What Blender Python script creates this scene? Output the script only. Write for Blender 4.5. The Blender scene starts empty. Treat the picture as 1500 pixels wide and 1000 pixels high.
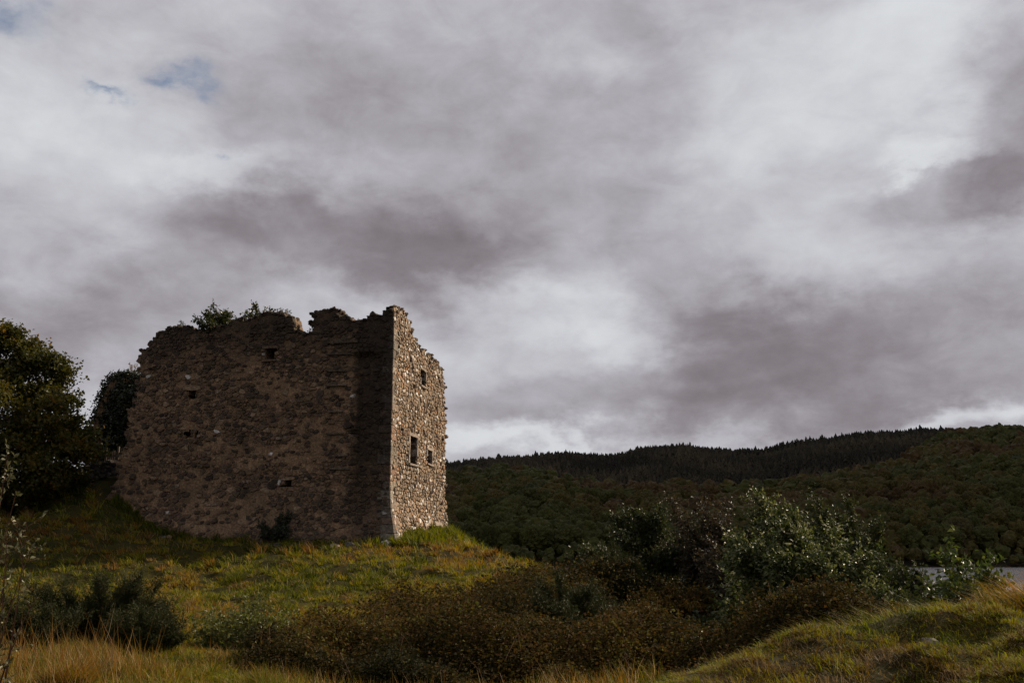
import bpy, math, random
import numpy as np
from mathutils import Vector, Matrix

# ------------------------------------------------------------------ camera, sky, sun, exposure
sc = bpy.context.scene
COL = sc.collection
F = 1458.3                      # focal length in pixels of the 1500 px wide photograph (35 mm lens)
EYE = np.array([0.0, 0.0, 1.65])
PITCH = math.atan(300 / F)
cam_d = bpy.data.cameras.new('camera'); cam_d.lens = 35; cam_d.sensor_width = 36
cam_d.clip_start = 0.1; cam_d.clip_end = 20000
cam = bpy.data.objects.new('camera', cam_d); COL.objects.link(cam)
cam.location = EYE; cam.rotation_euler = (math.pi / 2 + PITCH, 0, 0)
sc.camera = cam
SUN_AZ, SUN_EL = math.radians(57), math.radians(33)      # azimuth measured from +Y towards +X
sun_dir = np.array([math.sin(SUN_AZ) * math.cos(SUN_EL), math.cos(SUN_AZ) * math.cos(SUN_EL), math.sin(SUN_EL)])
sun_d = bpy.data.lights.new('sun', 'SUN'); sun_d.energy = 5.0; sun_d.angle = math.radians(0.6)
sun_d.color = (1.0, 0.83, 0.62)
sun = bpy.data.objects.new('sun', sun_d); COL.objects.link(sun)
sun.rotation_euler = Vector(-sun_dir).to_track_quat('-Z', 'Y').to_euler()
sc.view_settings.view_transform = 'Standard'; sc.view_settings.look = 'None'
sc.view_settings.exposure = 0.38; sc.view_settings.gamma = 1.0
sc.render.engine = 'CYCLES'
sc.cycles.use_denoising = True
sc.cycles.max_bounces = 6; sc.cycles.diffuse_bounces = 3; sc.cycles.glossy_bounces = 2
sc.cycles.transmission_bounces = 3; sc.cycles.transparent_max_bounces = 4
sc.cycles.caustics_reflective = False; sc.cycles.caustics_refractive = False
sc.cycles.sample_clamp_indirect = 4.0

def ray(px, py):
    u = (px - 750) / F; v = (500 - py) / F
    return np.array([u, math.cos(PITCH) - v * math.sin(PITCH), math.sin(PITCH) + v * math.cos(PITCH)])
def pix(px, py, Y):
    d = ray(px, py)
    return EYE + d * (Y / d[1])
def azel(px, py):
    d = ray(px, py); d = d / np.linalg.norm(d)
    return math.degrees(math.atan2(d[0], d[1])), math.degrees(math.asin(d[2]))

def build_world():
    w = bpy.data.worlds.new('World'); sc.world = w; w.use_nodes = True
    nt = w.node_tree; N = nt.nodes; L = nt.links; N.clear()
    def nd(t, **kw):
        n = N.new(t)
        for k, v in kw.items(): setattr(n, k, v)
        return n
    def put(sock, v):
        if isinstance(v, (int, float, tuple, list)): sock.default_value = v
        else: L.new(v, sock)
    def math_(op, a, b=0.0, c=None, clamp=False):
        n = nd('ShaderNodeMath', operation=op); n.use_clamp = clamp
        put(n.inputs[0], a); put(n.inputs[1], b)
        if c is not None: put(n.inputs[2], c)
        return n.outputs[0]
    def vmath(op, a, b=(0, 0, 0), c=None):
        n = nd('ShaderNodeVectorMath', operation=op)
        put(n.inputs[0], a); put(n.inputs[1], b)
        if c is not None: put(n.inputs[2], c)
        return n
    tc = nd('ShaderNodeTexCoord')
    dirv = vmath('NORMALIZE', tc.outputs['Generated']).outputs[0]
    sep = nd('ShaderNodeSeparateXYZ'); L.new(dirv, sep.inputs[0])
    az = math_('MULTIPLY', math_('ARCTAN2', sep.outputs[0], sep.outputs[1]), 180 / math.pi)
    el = math_('MULTIPLY', math_('ARCSINE', sep.outputs[2]), 180 / math.pi)
    cmb = nd('ShaderNodeCombineXYZ'); L.new(az, cmb.inputs[0]); L.new(el, cmb.inputs[1])
    base = cmb.outputs[0]
    # stretch of the cloud layer seen in perspective: direction divided by its height
    zz = math_('ADD', math_('MAXIMUM', sep.outputs[2], 0.0), 0.22)
    cz = nd('ShaderNodeCombineXYZ'); L.new(zz, cz.inputs[0]); L.new(zz, cz.inputs[1]); cz.inputs[2].default_value = 1
    plane = vmath('DIVIDE', dirv, cz.outputs[0]).outputs[0]
    def noise(vec, scale, detail, rough=0.55, dist=0.0, off=(0, 0, 0)):
        v = vmath('ADD', vec, off).outputs[0]
        n = nd('ShaderNodeTexNoise'); n.noise_dimensions = '3D'
        L.new(v, n.inputs['Vector']); n.inputs['Scale'].default_value = scale
        n.inputs['Detail'].default_value = detail; n.inputs['Roughness'].default_value = rough
        n.inputs['Distortion'].default_value = dist
        return n
    puff = vmath('MULTIPLY', dirv, (1.0, 1.0, 1.7)).outputs[0]
    w1 = noise(puff, 3.6, 2, 0.5, 0.0, (3, 1, 0)).outputs['Color']
    w2 = noise(puff, 9.0, 9, 0.60, 0.0, (7, 5, 1)).outputs['Color']
    warp = vmath('MULTIPLY_ADD', w1, (9.0, 6.5, 0), base).outputs[0]
    warp = vmath('MULTIPLY_ADD', w2, (8.0, 7.0, 0), warp).outputs[0]
    warp = vmath('SUBTRACT', warp, (8.5, 6.75, 0)).outputs[0]
    fb = noise(puff, 4.5, 9, 0.55, 0.35, (1.3, 4.2, 0.5)).outputs['Fac']
    fine = noise(puff, 15.0, 8, 0.6, 0.5, (5.3, 2.2, 0.9)).outputs['Fac']
    val = math_('MULTIPLY_ADD', fb, 0.56, 0.36)
    val = math_('MULTIPLY_ADD', fine, 0.40, math_('SUBTRACT', val, 0.20))
    bil = noise(puff, 6.5, 7, 0.58, 0.0, (9.1, 3.3, 2.4)).outputs['Fac']
    bil = math_('ABSOLUTE', math_('SUBTRACT', bil, 0.5))
    val = math_('MULTIPLY_ADD', bil, 0.7, math_('SUBTRACT', val, 0.02))
    k = 0.0393
    blobs = [  # px, py, rx, ry, amount: soft light and shade of the cloud deck
        (470, 350, 200, 60, -.16), (640, 390, 130, 50, -.12), (790, 250, 170, 110, -.12), (560, 140, 190, 90, -.12),
        (1140, 500, 170, 65, -.16), (1340, 530, 190, 75, -.16), (1490, 170, 75, 110, -.14),
        (60, 500, 170, 60, -.22), (250, 430, 150, 45, -.16), (925, 50, 45, 55, -.12), (1000, 420, 80, 40, -.08), (20, 330, 70, 60, -.06),
        (130, 170, 150, 90, .16), (310, 262, 120, 36, .22), (1190, 130, 210, 120, .17), (1380, 40, 170, 60, .22),
        (870, 90, 60, 40, .14), (810, 430, 120, 36, .16), (935, 478, 75, 36, .30), (710, 645, 120, 20, .32),
        (880, 642, 130, 14, .24), (1380, 605, 130, 16, .34), (1460, 585, 60, 22, .24), (1340, 255, 70, 13, .22),
        (430, 250, 100, 36, .12), (150, 340, 120, 50, .16), (165, 570, 70, 50, .14), (1090, 220, 110, 60, .12),
        (1250, 200, 90, 60, .10)]
    masses = [  # heaps with a defined edge
        (520, 350, 250, 92, -.20), (650, 395, 150, 70, -.12), (1250, 520, 330, 112, -.16), (1160, 490, 180, 72, -.08), (1500, 160, 105, 140, -.17),
        (1430, 290, 130, 46, -.15), (770, 580, 180, 48, -.13), (1130, 590, 200, 36, -.13), (600, 130, 260, 120, -.07), (850, 230, 180, 140, -.07), (925, 45, 60, 75, -.05), (60, 505, 190, 75, -.09),
        (930, 478, 90, 46, .10), (800, 430, 140, 45, .08), (1240, 130, 230, 120, .07), (120, 190, 170, 100, .07), (1400, 602, 130, 26, .10), (710, 640, 150, 30, .08), (1340, 250, 90, 22, .10), (320, 262, 140, 40, .07)]
    def gauss(b, vec):
        a, e = azel(b[0], b[1])
        d = vmath('SUBTRACT', vec, (a, e, 0)).outputs[0]
        d = vmath('MULTIPLY', d, (1 / (b[2] * k), 1 / (b[3] * k), 0)).outputs[0]
        q = vmath('DOT_PRODUCT', d, d).outputs['Value']
        return math_('POWER', 0.3679, q)
    for b in blobs:
        val = math_('MULTIPLY_ADD', gauss(b, warp), b[4], val)
    for b in masses:
        mr = nd('ShaderNodeMapRange', interpolation_type='SMOOTHSTEP'); L.new(gauss(b, warp), mr.inputs[0]); mr.inputs[1].default_value = .12; mr.inputs[2].default_value = .68
        val = math_('MULTIPLY_ADD', mr.outputs[0], b[4] * (1.2 if b[4] < -.06 else 1.0), val)
    val = math_('MULTIPLY_ADD', val, 0.84, 0.06)
    ramp = nd('ShaderNodeValToRGB'); L.new(val, ramp.inputs[0])
    cr = ramp.color_ramp; cr.interpolation = 'B_SPLINE'
    stops = [(0.0, (.165, .142, .155)), (.25, (.235, .21, .23)), (.5, (.40, .385, .42)), (.75, (.56, .565, .60)), (1.0, (.70, .72, .745))]
    while len(cr.elements) < len(stops): cr.elements.new(0.5)
    for e_, (p, c) in zip(cr.elements, stops): e_.position = p; e_.color = (*c, 1)
    blue = 0.0
    for b in [(275, 97, 24, 14), (48, 12, 36, 20), (182, 122, 20, 7), (350, 238, 10, 5)]:
        blue = math_('ADD', gauss(b, warp), blue)
    brk = noise(puff, 18.0, 6, 0.6, 0.4, (2.2, 8.1, 3.1)).outputs['Fac']
    blue = math_('MULTIPLY', blue, math_('MULTIPLY_ADD', brk, 2.0, -0.45, clamp=True), clamp=True)
    sky = nd('ShaderNodeTexSky'); sky.sky_type = 'NISHITA'; sky.sun_disc = False
    sky.sun_elevation = SUN_EL; sky.sun_rotation = SUN_AZ
    bgs = nd('ShaderNodeBackground'); L.new(sky.outputs[0], bgs.inputs[0]); bgs.inputs[1].default_value = 0.07
    bgc = nd('ShaderNodeBackground'); L.new(ramp.outputs[0], bgc.inputs[0]); bgc.inputs[1].default_value = 0.78
    mx = nd('ShaderNodeMixShader'); L.new(blue, mx.inputs[0]); L.new(bgc.outputs[0], mx.inputs[1]); L.new(bgs.outputs[0], mx.inputs[2])
    out = nd('ShaderNodeOutputWorld'); L.new(mx.outputs[0], out.inputs[0])
build_world()

# ------------------------------------------------------------------ helpers
rng = np.random.default_rng(7)
random.seed(7)

def unit(v):
    v = np.asarray(v, float)
    return v / np.maximum(np.linalg.norm(v, axis=-1, keepdims=True), 1e-9)

def vnoise(x, y, seed=0):
    x = np.asarray(x, float); y = np.asarray(y, float)
    xi = np.floor(x).astype(np.int64); yi = np.floor(y).astype(np.int64)
    fx = x - xi; fy = y - yi
    fx = fx * fx * (3 - 2 * fx); fy = fy * fy * (3 - 2 * fy)
    def h(a, b):
        n = (a * 374761393 + b * 668265263 + seed * 974634777) & 0xFFFFFFFF
        n = ((n ^ (n >> 13)) * 1274126177) & 0xFFFFFFFF
        return ((n ^ (n >> 16)) & 0xFFFF) / 65535.0
    a = h(xi, yi); b = h(xi + 1, yi); c = h(xi, yi + 1); d = h(xi + 1, yi + 1)
    return (a * (1 - fx) + b * fx) * (1 - fy) + (c * (1 - fx) + d * fx) * fy
def fbm(x, y, seed=0, oct=4):
    s = 0; a = 0.5; t = 0
    for o in range(oct):
        s = s + a * vnoise(x * 2 ** o + 17.3 * o, y * 2 ** o - 9.1 * o, seed + o); t += a; a *= 0.5
    return s / t
def in_poly(x, y, poly):
    x = np.asarray(x, float); y = np.asarray(y, float)
    ins = np.zeros(x.shape, bool); n = len(poly)
    for i in range(n):
        x0, y0 = poly[i]; x1, y1 = poly[(i + 1) % n]
        if y0 == y1: continue
        c = ((y0 > y) != (y1 > y)) & (x < (x1 - x0) * (y - y0) / (y1 - y0) + x0)
        ins ^= c
    return ins

def mesh_np(name, verts, faces_flat, sizes, attrs=None, smooth=False):
    me = bpy.data.meshes.new(name)
    verts = np.asarray(verts, np.float32).reshape(-1, 3)
    ff = np.asarray(faces_flat, np.int32).ravel(); sizes = np.asarray(sizes, np.int32)
    me.vertices.add(len(verts)); me.vertices.foreach_set('co', verts.ravel())
    me.loops.add(len(ff)); me.loops.foreach_set('vertex_index', ff)
    me.polygons.add(len(sizes))
    st = np.zeros(len(sizes), np.int32); st[1:] = np.cumsum(sizes)[:-1]
    me.polygons.foreach_set('loop_start', st)
    try: me.polygons.foreach_set('loop_total', sizes)
    except Exception: pass
    me.polygons.foreach_set('use_smooth', np.full(len(sizes), smooth, bool))
    for k, v in (attrs or {}).items():
        a = me.attributes.new(k, 'FLOAT', 'POINT'); a.data.foreach_set('value', np.asarray(v, np.float32))
    me.update(calc_edges=True)
    return me
def mesh_py(name, verts, faces, attrs=None, smooth=False):
    return mesh_np(name, verts, [i for f in faces for i in f], [len(f) for f in faces], attrs, smooth)

def link(name, me, mat=None, parent=None, label=None, cat=None, group=None, kind=None, loc=None):
    o = bpy.data.objects.new(name, me); COL.objects.link(o)
    if me is not None and mat is not None and len(me.materials) == 0: me.materials.append(mat)
    if parent is not None: o.parent = parent
    if loc is not None: o.location = loc
    if label: o['label'] = label
    if cat: o['category'] = cat
    if group: o['group'] = group
    if kind: o['kind'] = kind
    return o
def thing(name, label, cat, loc=(0, 0, 0), group=None):
    return link(name, None, label=label, cat=cat, group=group, loc=tuple(float(c) for c in loc))

class Acc:
    """collects faces of one mesh; vertices are kept relative to an origin"""
    def __init__(s, origin=(0, 0, 0)):
        s.v = []; s.f = []; s.r = []; s.o = np.array(origin, float); s.n = 0
    def add(s, verts, faces, rnd=0.5):
        verts = np.asarray(verts, float) - s.o
        s.v.append(verts); s.f += [tuple(i + s.n for i in f) for f in faces]
        s.r.append(np.broadcast_to(np.asarray(rnd, float), (len(verts),))); s.n += len(verts)
    def tube(s, pts, rad, n=5, rnd=0.5):
        pts = np.asarray(pts, float); k = len(pts); rings = []
        for i in range(k):
            t = unit(pts[min(i + 1, k - 1)] - pts[max(i - 1, 0)])
            a = np.cross(t, (0.31, 0.9, 0.2)); a = unit(a); b = np.cross(t, a)
            ang = np.arange(n) / n * 2 * math.pi
            rings.append(pts[i] + rad[i] * (np.cos(ang)[:, None] * a + np.sin(ang)[:, None] * b))
        fs = [(i * n + j, i * n + (j + 1) % n, (i + 1) * n + (j + 1) % n, (i + 1) * n + j) for i in range(k - 1) for j in range(n)]
        fs.append(tuple((k - 1) * n + j for j in range(n)))
        s.add(np.concatenate(rings), fs, rnd)
    def box(s, c, h, rot=None, rnd=0.5, jit=0.0):
        h = np.asarray(h, float)
        q = np.array([(x, y, z) for x in (-1, 1) for y in (-1, 1) for z in (-1, 1)], float) * h
        q += rng.uniform(-1, 1, q.shape) * jit
        if rot is not None: q = q @ np.asarray(rot).T
        s.add(q + np.asarray(c, float), [(0, 1, 3, 2), (4, 6, 7, 5), (0, 4, 5, 1), (2, 3, 7, 6), (0, 2, 6, 4), (1, 5, 7, 3)], rnd)
    def mesh(s, name, smooth=False):
        return mesh_py(name, np.concatenate(s.v), s.f, {'rnd': np.concatenate(s.r)}, smooth)

def leaf_arrays(pos, d, nrm, ln, wd, rnd, fold=0.25, mid=0.45):
    pos = np.asarray(pos, float); d = unit(d); n = len(pos)
    side = unit(np.cross(d, nrm)); up = np.cross(side, d)
    ln = np.broadcast_to(ln, (n,))[:, None]; wd = np.broadcast_to(wd, (n,))[:, None]
    c = pos + d * ln * mid + up * wd * fold
    v = np.stack([pos, c + side * wd * .5, pos + d * ln, c - side * wd * .5], 1).reshape(-1, 3)
    i = np.arange(n)[:, None] * 4
    f = (i + np.array([[0, 1, 2, 0, 2, 3]])).ravel()
    return v, f, np.repeat(np.broadcast_to(rnd, (n,)), 4)
def leaf_mesh(name, pos, d, nrm, ln, wd, rnd, origin=(0, 0, 0), **kw):
    v, f, r = leaf_arrays(pos, d, nrm, ln, wd, rnd, **kw)
    return mesh_np(name, v - np.asarray(origin, float), f, np.full(len(f) // 3, 3), {'rnd': r})
def rand_dirs(n):
    return unit(rng.normal(size=(n, 3)))

# ------------------------------------------------------------------ castle frame
CORNER = pix(568, 797, 55.0)
TH = math.radians(10)
C0 = np.array([CORNER[0], CORNER[1], 0.0]); ZB = CORNER[2]            # h = 0 at the corner's foot
U_R = np.array([math.sin(TH), math.cos(TH), 0]); N_R = np.array([math.cos(TH), -math.sin(TH), 0])
U_L = np.array([-math.cos(TH), math.sin(TH), 0]); N_L = np.array([-math.sin(TH), -math.cos(TH), 0])
UP = np.array([0, 0, 1.0])

# ------------------------------------------------------------------ materials
def new_mat(name):
    m = bpy.data.materials.new(name); m.use_nodes = True
    nt = m.node_tree; nt.nodes.clear()
    return m, nt.nodes, nt.links
def ramp_node(N, stops, interp='LINEAR'):
    r = N.new('ShaderNodeValToRGB'); cr = r.color_ramp; cr.interpolation = interp
    while len(cr.elements) < len(stops): cr.elements.new(0.5)
    for e, (p, c) in zip(cr.elements, stops): e.position = p; e.color = (*c, 1)
    return r
def leaf_mat(name, stops, rough=0.42, trans=0.25, spec=0.5, var=0.35):
    m, N, L = new_mat(name)
    at = N.new('ShaderNodeAttribute'); at.attribute_name = 'rnd'
    r = ramp_node(N, stops); L.new(at.outputs['Fac'], r.inputs[0])
    p = N.new('ShaderNodeBsdfPrincipled'); p.inputs['Roughness'].default_value = rough
    p.inputs['Specular IOR Level'].default_value = spec
    L.new(r.outputs[0], p.inputs['Base Color'])
    o = N.new('ShaderNodeOutputMaterial')
    if trans > 0:
        t = N.new('ShaderNodeBsdfTranslucent')
        hs = N.new('ShaderNodeHueSaturation'); hs.inputs['Value'].default_value = 1.25; hs.inputs['Saturation'].default_value = 1.1
        L.new(r.outputs[0], hs.inputs['Color']); L.new(hs.outputs[0], t.inputs[0])
        mx = N.new('ShaderNodeMixShader'); mx.inputs[0].default_value = trans
        L.new(p.outputs[0], mx.inputs[1]); L.new(t.outputs[0], mx.inputs[2]); L.new(mx.outputs[0], o.inputs[0])
    else: L.new(p.outputs[0], o.inputs[0])
    return m
def noise_mat(name, stops, scale=3.0, detail=6, rough=0.85, bump=0.3, bscale=20, stretch=(1, 1, 1), bdist=0.05):
    m, N, L = new_mat(name)
    tc = N.new('ShaderNodeTexCoord'); mp = N.new('ShaderNodeMapping'); mp.inputs['Scale'].default_value = stretch
    geo = N.new('ShaderNodeNewGeometry'); L.new(geo.outputs['Position'], mp.inputs[0])
    n = N.new('ShaderNodeTexNoise'); n.inputs['Scale'].default_value = scale; n.inputs['Detail'].default_value = detail
    L.new(mp.outputs[0], n.inputs['Vector'])
    r = ramp_node(N, stops); L.new(n.outputs['Fac'], r.inputs[0])
    b = N.new('ShaderNodeTexNoise'); b.inputs['Scale'].default_value = bscale; b.inputs['Detail'].default_value = 5
    L.new(mp.outputs[0], b.inputs['Vector'])
    bp = N.new('ShaderNodeBump'); bp.inputs['Strength'].default_value = bump; bp.inputs['Distance'].default_value = bdist
    L.new(b.outputs['Fac'], bp.inputs['Height'])
    p = N.new('ShaderNodeBsdfPrincipled'); p.inputs['Roughness'].default_value = rough
    p.inputs['Specular IOR Level'].default_value = 0.08
    L.new(r.outputs[0], p.inputs['Base Color']); L.new(bp.outputs[0], p.inputs['Normal'])
    o = N.new('ShaderNodeOutputMaterial'); L.new(p.outputs[0], o.inputs[0])
    return m
def stone_mat(name, stops, spot=(.42, .40, .36), spot_amt=0.5, moss=(.035, .028, .016), dark=0.5, scale=7.0, stain_shade=None):
    """colour of the single stone from 'rnd', broken up by grain, pale lichen spots and dark growth"""
    m, N, L = new_mat(name)
    at = N.new('ShaderNodeAttribute'); at.attribute_name = 'rnd'
    r = ramp_node(N, stops, 'LINEAR'); L.new(at.outputs['Fac'], r.inputs[0])
    geo = N.new('ShaderNodeNewGeometry')
    def nz(sc_, de, ro=0.6):
        n = N.new('ShaderNodeTexNoise'); n.inputs['Scale'].default_value = sc_; n.inputs['Detail'].default_value = de
        n.inputs['Roughness'].default_value = ro; L.new(geo.outputs['Position'], n.inputs['Vector']); return n.outputs['Fac']
    def rng_(fac, a, b):
        q = N.new('ShaderNodeMapRange'); q.inputs[1].default_value = a; q.inputs[2].default_value = b
        L.new(fac, q.inputs[0]); return q.outputs[0]
    def mix(fac, a, b, bt='MIX'):
        q = N.new('ShaderNodeMix'); q.data_type = 'RGBA'; q.blend_type = bt
        if isinstance(fac, float): q.inputs[0].default_value = fac
        else: L.new(fac, q.inputs[0])
        L.new(a, q.inputs[6])
        if isinstance(b, tuple): q.inputs[7].default_value = (*b, 1)
        else: L.new(b, q.inputs[7])
        return q.outputs[2]
    grain = ramp_node(N, [(.28, (.30, .29, .28)), (.5, (.95, .94, .93)), (.74, (1.95, 1.9, 1.85))]); L.new(nz(scale, 8, .7), grain.inputs[0])
    c = mix(1.0, r.outputs[0], grain.outputs[0], 'MULTIPLY')
    lich = rng_(nz(5.5, 6, .75), .60, .68)
    sm = N.new('ShaderNodeMath'); sm.operation = 'MULTIPLY'; sm.inputs[1].default_value = spot_amt; L.new(lich, sm.inputs[0])
    c = mix(sm.outputs[0], c, spot)
    dk = rng_(nz(.55, 6, .6), .45, .75)
    dm = N.new('ShaderNodeMath'); dm.operation = 'MULTIPLY'; dm.inputs[1].default_value = dark; L.new(dk, dm.inputs[0])
    c = mix(dm.outputs[0], c, moss)
    if stain_shade is not None: c = mix(stain_shade(N, L, nz), c, (.018, .013, .009))
    # moss on what faces the sky
    sx = N.new('ShaderNodeSeparateXYZ'); L.new(geo.outputs['True Normal'], sx.inputs[0])
    c = mix(rng_(sx.outputs[2], .55, .9), c, (.022, .018, .009))
    bp = N.new('ShaderNodeBump'); bp.inputs['Strength'].default_value = 1.0; bp.inputs['Distance'].default_value = .09
    L.new(nz(14, 6, .65), bp.inputs['Height'])
    p = N.new('ShaderNodeBsdfPrincipled'); p.inputs['Roughness'].default_value = .88; p.inputs['Specular IOR Level'].default_value = .25
    L.new(c, p.inputs['Base Color']); L.new(bp.outputs[0], p.inputs['Normal'])
    o = N.new('ShaderNodeOutputMaterial'); L.new(p.outputs[0], o.inputs[0])
    return m

M = {}
M['ground'] = noise_mat('ground_soil', [(.3, (.016, .014, .004)), (.5, (.028, .025, .006)), (.7, (.042, .030, .008))], 1.2, 8, 1.0, .6, 12)
M['bank_stone'] = stone_mat('field_stone', [(0, (.05, .045, .04)), (1, (.13, .12, .11))], spot_amt=.3)
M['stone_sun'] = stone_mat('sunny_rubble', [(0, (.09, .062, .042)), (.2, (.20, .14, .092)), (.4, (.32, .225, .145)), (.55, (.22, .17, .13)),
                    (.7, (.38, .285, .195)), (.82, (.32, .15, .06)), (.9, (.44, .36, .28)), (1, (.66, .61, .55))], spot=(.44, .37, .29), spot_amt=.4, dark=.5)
def stain_shade_mask(N, L, nz):
    """water stains along the top, corner and in runs; shade painted into the recess"""
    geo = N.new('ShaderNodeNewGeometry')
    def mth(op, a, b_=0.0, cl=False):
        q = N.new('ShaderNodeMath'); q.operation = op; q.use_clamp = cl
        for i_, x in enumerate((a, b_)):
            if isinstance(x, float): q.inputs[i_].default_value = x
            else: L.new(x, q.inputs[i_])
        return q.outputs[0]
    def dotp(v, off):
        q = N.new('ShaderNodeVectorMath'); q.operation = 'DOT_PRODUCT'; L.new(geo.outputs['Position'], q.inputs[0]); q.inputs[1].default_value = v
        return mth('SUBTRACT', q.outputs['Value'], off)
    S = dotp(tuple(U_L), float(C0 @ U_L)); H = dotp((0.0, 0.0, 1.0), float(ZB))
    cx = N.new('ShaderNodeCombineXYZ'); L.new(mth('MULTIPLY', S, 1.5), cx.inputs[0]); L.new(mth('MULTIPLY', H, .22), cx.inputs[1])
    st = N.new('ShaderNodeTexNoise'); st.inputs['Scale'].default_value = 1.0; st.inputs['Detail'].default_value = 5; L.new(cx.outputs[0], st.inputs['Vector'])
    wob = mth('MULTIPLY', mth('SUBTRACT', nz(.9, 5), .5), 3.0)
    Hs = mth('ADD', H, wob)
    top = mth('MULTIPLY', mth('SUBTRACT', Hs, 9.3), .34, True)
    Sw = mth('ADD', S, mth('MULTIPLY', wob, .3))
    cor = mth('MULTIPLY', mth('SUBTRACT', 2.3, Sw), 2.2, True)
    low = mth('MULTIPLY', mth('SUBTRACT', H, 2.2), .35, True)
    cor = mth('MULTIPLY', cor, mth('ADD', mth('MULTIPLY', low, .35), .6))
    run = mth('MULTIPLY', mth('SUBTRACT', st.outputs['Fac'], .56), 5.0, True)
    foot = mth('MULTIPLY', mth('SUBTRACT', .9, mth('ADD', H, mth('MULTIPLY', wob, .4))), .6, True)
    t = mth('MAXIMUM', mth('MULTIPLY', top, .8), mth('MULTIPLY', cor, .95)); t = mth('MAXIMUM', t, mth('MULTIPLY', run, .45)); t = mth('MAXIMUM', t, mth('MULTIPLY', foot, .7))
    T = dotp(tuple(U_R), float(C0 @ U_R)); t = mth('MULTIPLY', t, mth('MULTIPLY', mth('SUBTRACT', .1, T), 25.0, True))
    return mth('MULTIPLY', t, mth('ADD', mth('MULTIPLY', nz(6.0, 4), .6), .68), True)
M['stone_shade'] = stone_mat('weathered_shade_rubble', [(0, (.036, .027, .021)), (.3, (.076, .054, .038)), (.6, (.145, .094, .059)), (.85, (.23, .16, .105)),
                    (.95, (.17, .13, .095)), (1, (.5, .47, .44))], spot_amt=.32, dark=.4, stain_shade=stain_shade_mask)  # same rubble as the sunlit face, darkened: shade and dirt in the colour
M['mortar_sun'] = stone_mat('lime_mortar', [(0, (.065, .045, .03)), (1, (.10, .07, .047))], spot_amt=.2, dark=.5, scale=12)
M['mortar_shade'] = stone_mat('weathered_mortar', [(0, (.170, .108, .063)), (1, (.235, .15, .087))], spot=(.27, .22, .17), spot_amt=.4, dark=.5, scale=9, stain_shade=stain_shade_mask)
M['quoin'] = stone_mat('dressed_stone', [(0, (.14, .11, .085)), (.35, (.24, .20, .16)), (.5, (.26, .13, .075)), (.65, (.22, .19, .15)), (1, (.34, .30, .245))], spot_amt=.35, dark=.4, stain_shade=stain_shade_mask)
M['ledge'] = stone_mat('slab_stone', [(0, (.07, .052, .036)), (1, (.13, .10, .074))], spot_amt=.2, dark=.6, scale=5)
M['dressing'] = stone_mat('window_dressing', [(0, (.22, .175, .14)), (1, (.36, .30, .25))], spot_amt=.3, dark=.2)
M['wood_grey'] = noise_mat('grey_wood', [(.3, (.06, .045, .034)), (.7, (.13, .10, .075))], 6, 6, .8, .3, 30, (1, 1, .15))
M['bark'] = noise_mat('bark', [(.3, (.022, .017, .013)), (.7, (.06, .047, .036))], 5, 6, .9, .6, 18, (1, 1, .3))
M['twig_red'] = noise_mat('red_twig', [(.3, (.07, .034, .020)), (.7, (.14, .07, .04))], 8, 4, .6, .2, 30)
M['twig_brown'] = noise_mat('brown_twig', [(.3, (.03, .02, .014)), (.7, (.07, .05, .035))], 8, 4, .7, .2, 30)
M['grass'] = leaf_mat('grass_blades', [(0, (.035, .042, .005)), (.25, (.098, .108, .010)), (.45, (.19, .175, .016)), (.6, (.22, .150, .020)), (.78, (.19, .088, .018)), (.9, (.085, .045, .014)), (1, (.32, .21, .09))], .6, .4, .15)
M['grass_tall'] = leaf_mat('dry_grass', [(0, (.06, .066, .008)), (.3, (.125, .115, .015)), (.55, (.22, .118, .028)), (.75, (.19, .085, .024)), (.88, (.07, .04, .015)), (1, (.42, .30, .16))], .6, .4, .15)
M['bank_grass'] = leaf_mat('bank_blades', [(0, (.022, .028, .004)), (.25, (.105, .125, .007)), (.45, (.22, .21, .015)), (.6, (.18, .12, .014)), (.78, (.075, .038, .010)), (.92, (.03, .018, .008)), (1, (.26, .18, .09))], .6, .35, .15)
M['bramble'] = leaf_mat('bramble_leaves', [(0, (.014, .014, .005)), (.4, (.034, .026, .008)), (.65, (.055, .036, .011)), (.85, (.085, .043, .015)), (.96, (.065, .070, .015)), (1, (.15, .14, .05))], .75, .32, .06)
M['gorse'] = leaf_mat('gorse_needles', [(0, (.015, .018, .005)), (.6, (.032, .036, .010)), (1, (.060, .058, .016))], .6, .15, .12)
M['sallow'] = leaf_mat('sallow_leaves', [(0, (.014, .019, .005)), (.6, (.032, .040, .009)), (1, (.075, .075, .018))], .5, .3, .35)
M['sallow_brown'] = leaf_mat('browning_leaves', [(0, (.018, .018, .009)), (.6, (.045, .034, .016)), (1, (.085, .055, .02))], .55, .25, .3)
M['pale_leaf'] = leaf_mat('pale_leaves', [(0, (.022, .036, .008)), (.4, (.040, .054, .012)), (.65, (.10, .11, .03)), (.85, (.20, .20, .09)), (1, (.32, .31, .19))], .48, .3, .4)
M['alder'] = leaf_mat('alder_leaves', [(0, (.02, .030, .007)), (.6, (.045, .062, .013)), (1, (.12, .13, .028))], .45, .35, .4)
M['bright_shrub'] = leaf_mat('rose_leaves', [(0, (.035, .045, .010)), (.6, (.075, .085, .018)), (1, (.18, .18, .04))], .5, .35, .35)
M['silver_leaf'] = leaf_mat('silver_leaves', [(0, (.04, .04, .014)), (.6, (.10, .095, .04)), (1, (.34, .32, .2))], .4, .3, .4)
M['tree_leaf'] = leaf_mat('sycamore_leaves', [(0, (.024, .027, .006)), (.5, (.052, .050, .009)), (.85, (.10, .075, .011)), (1, (.17, .085, .016))], .5, .4, .2)
M['ivy'] = leaf_mat('ivy_leaves', [(0, (.010, .014, .006)), (.7, (.020, .026, .010)), (1, (.045, .045, .014))], .4, .1, .4)
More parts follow.
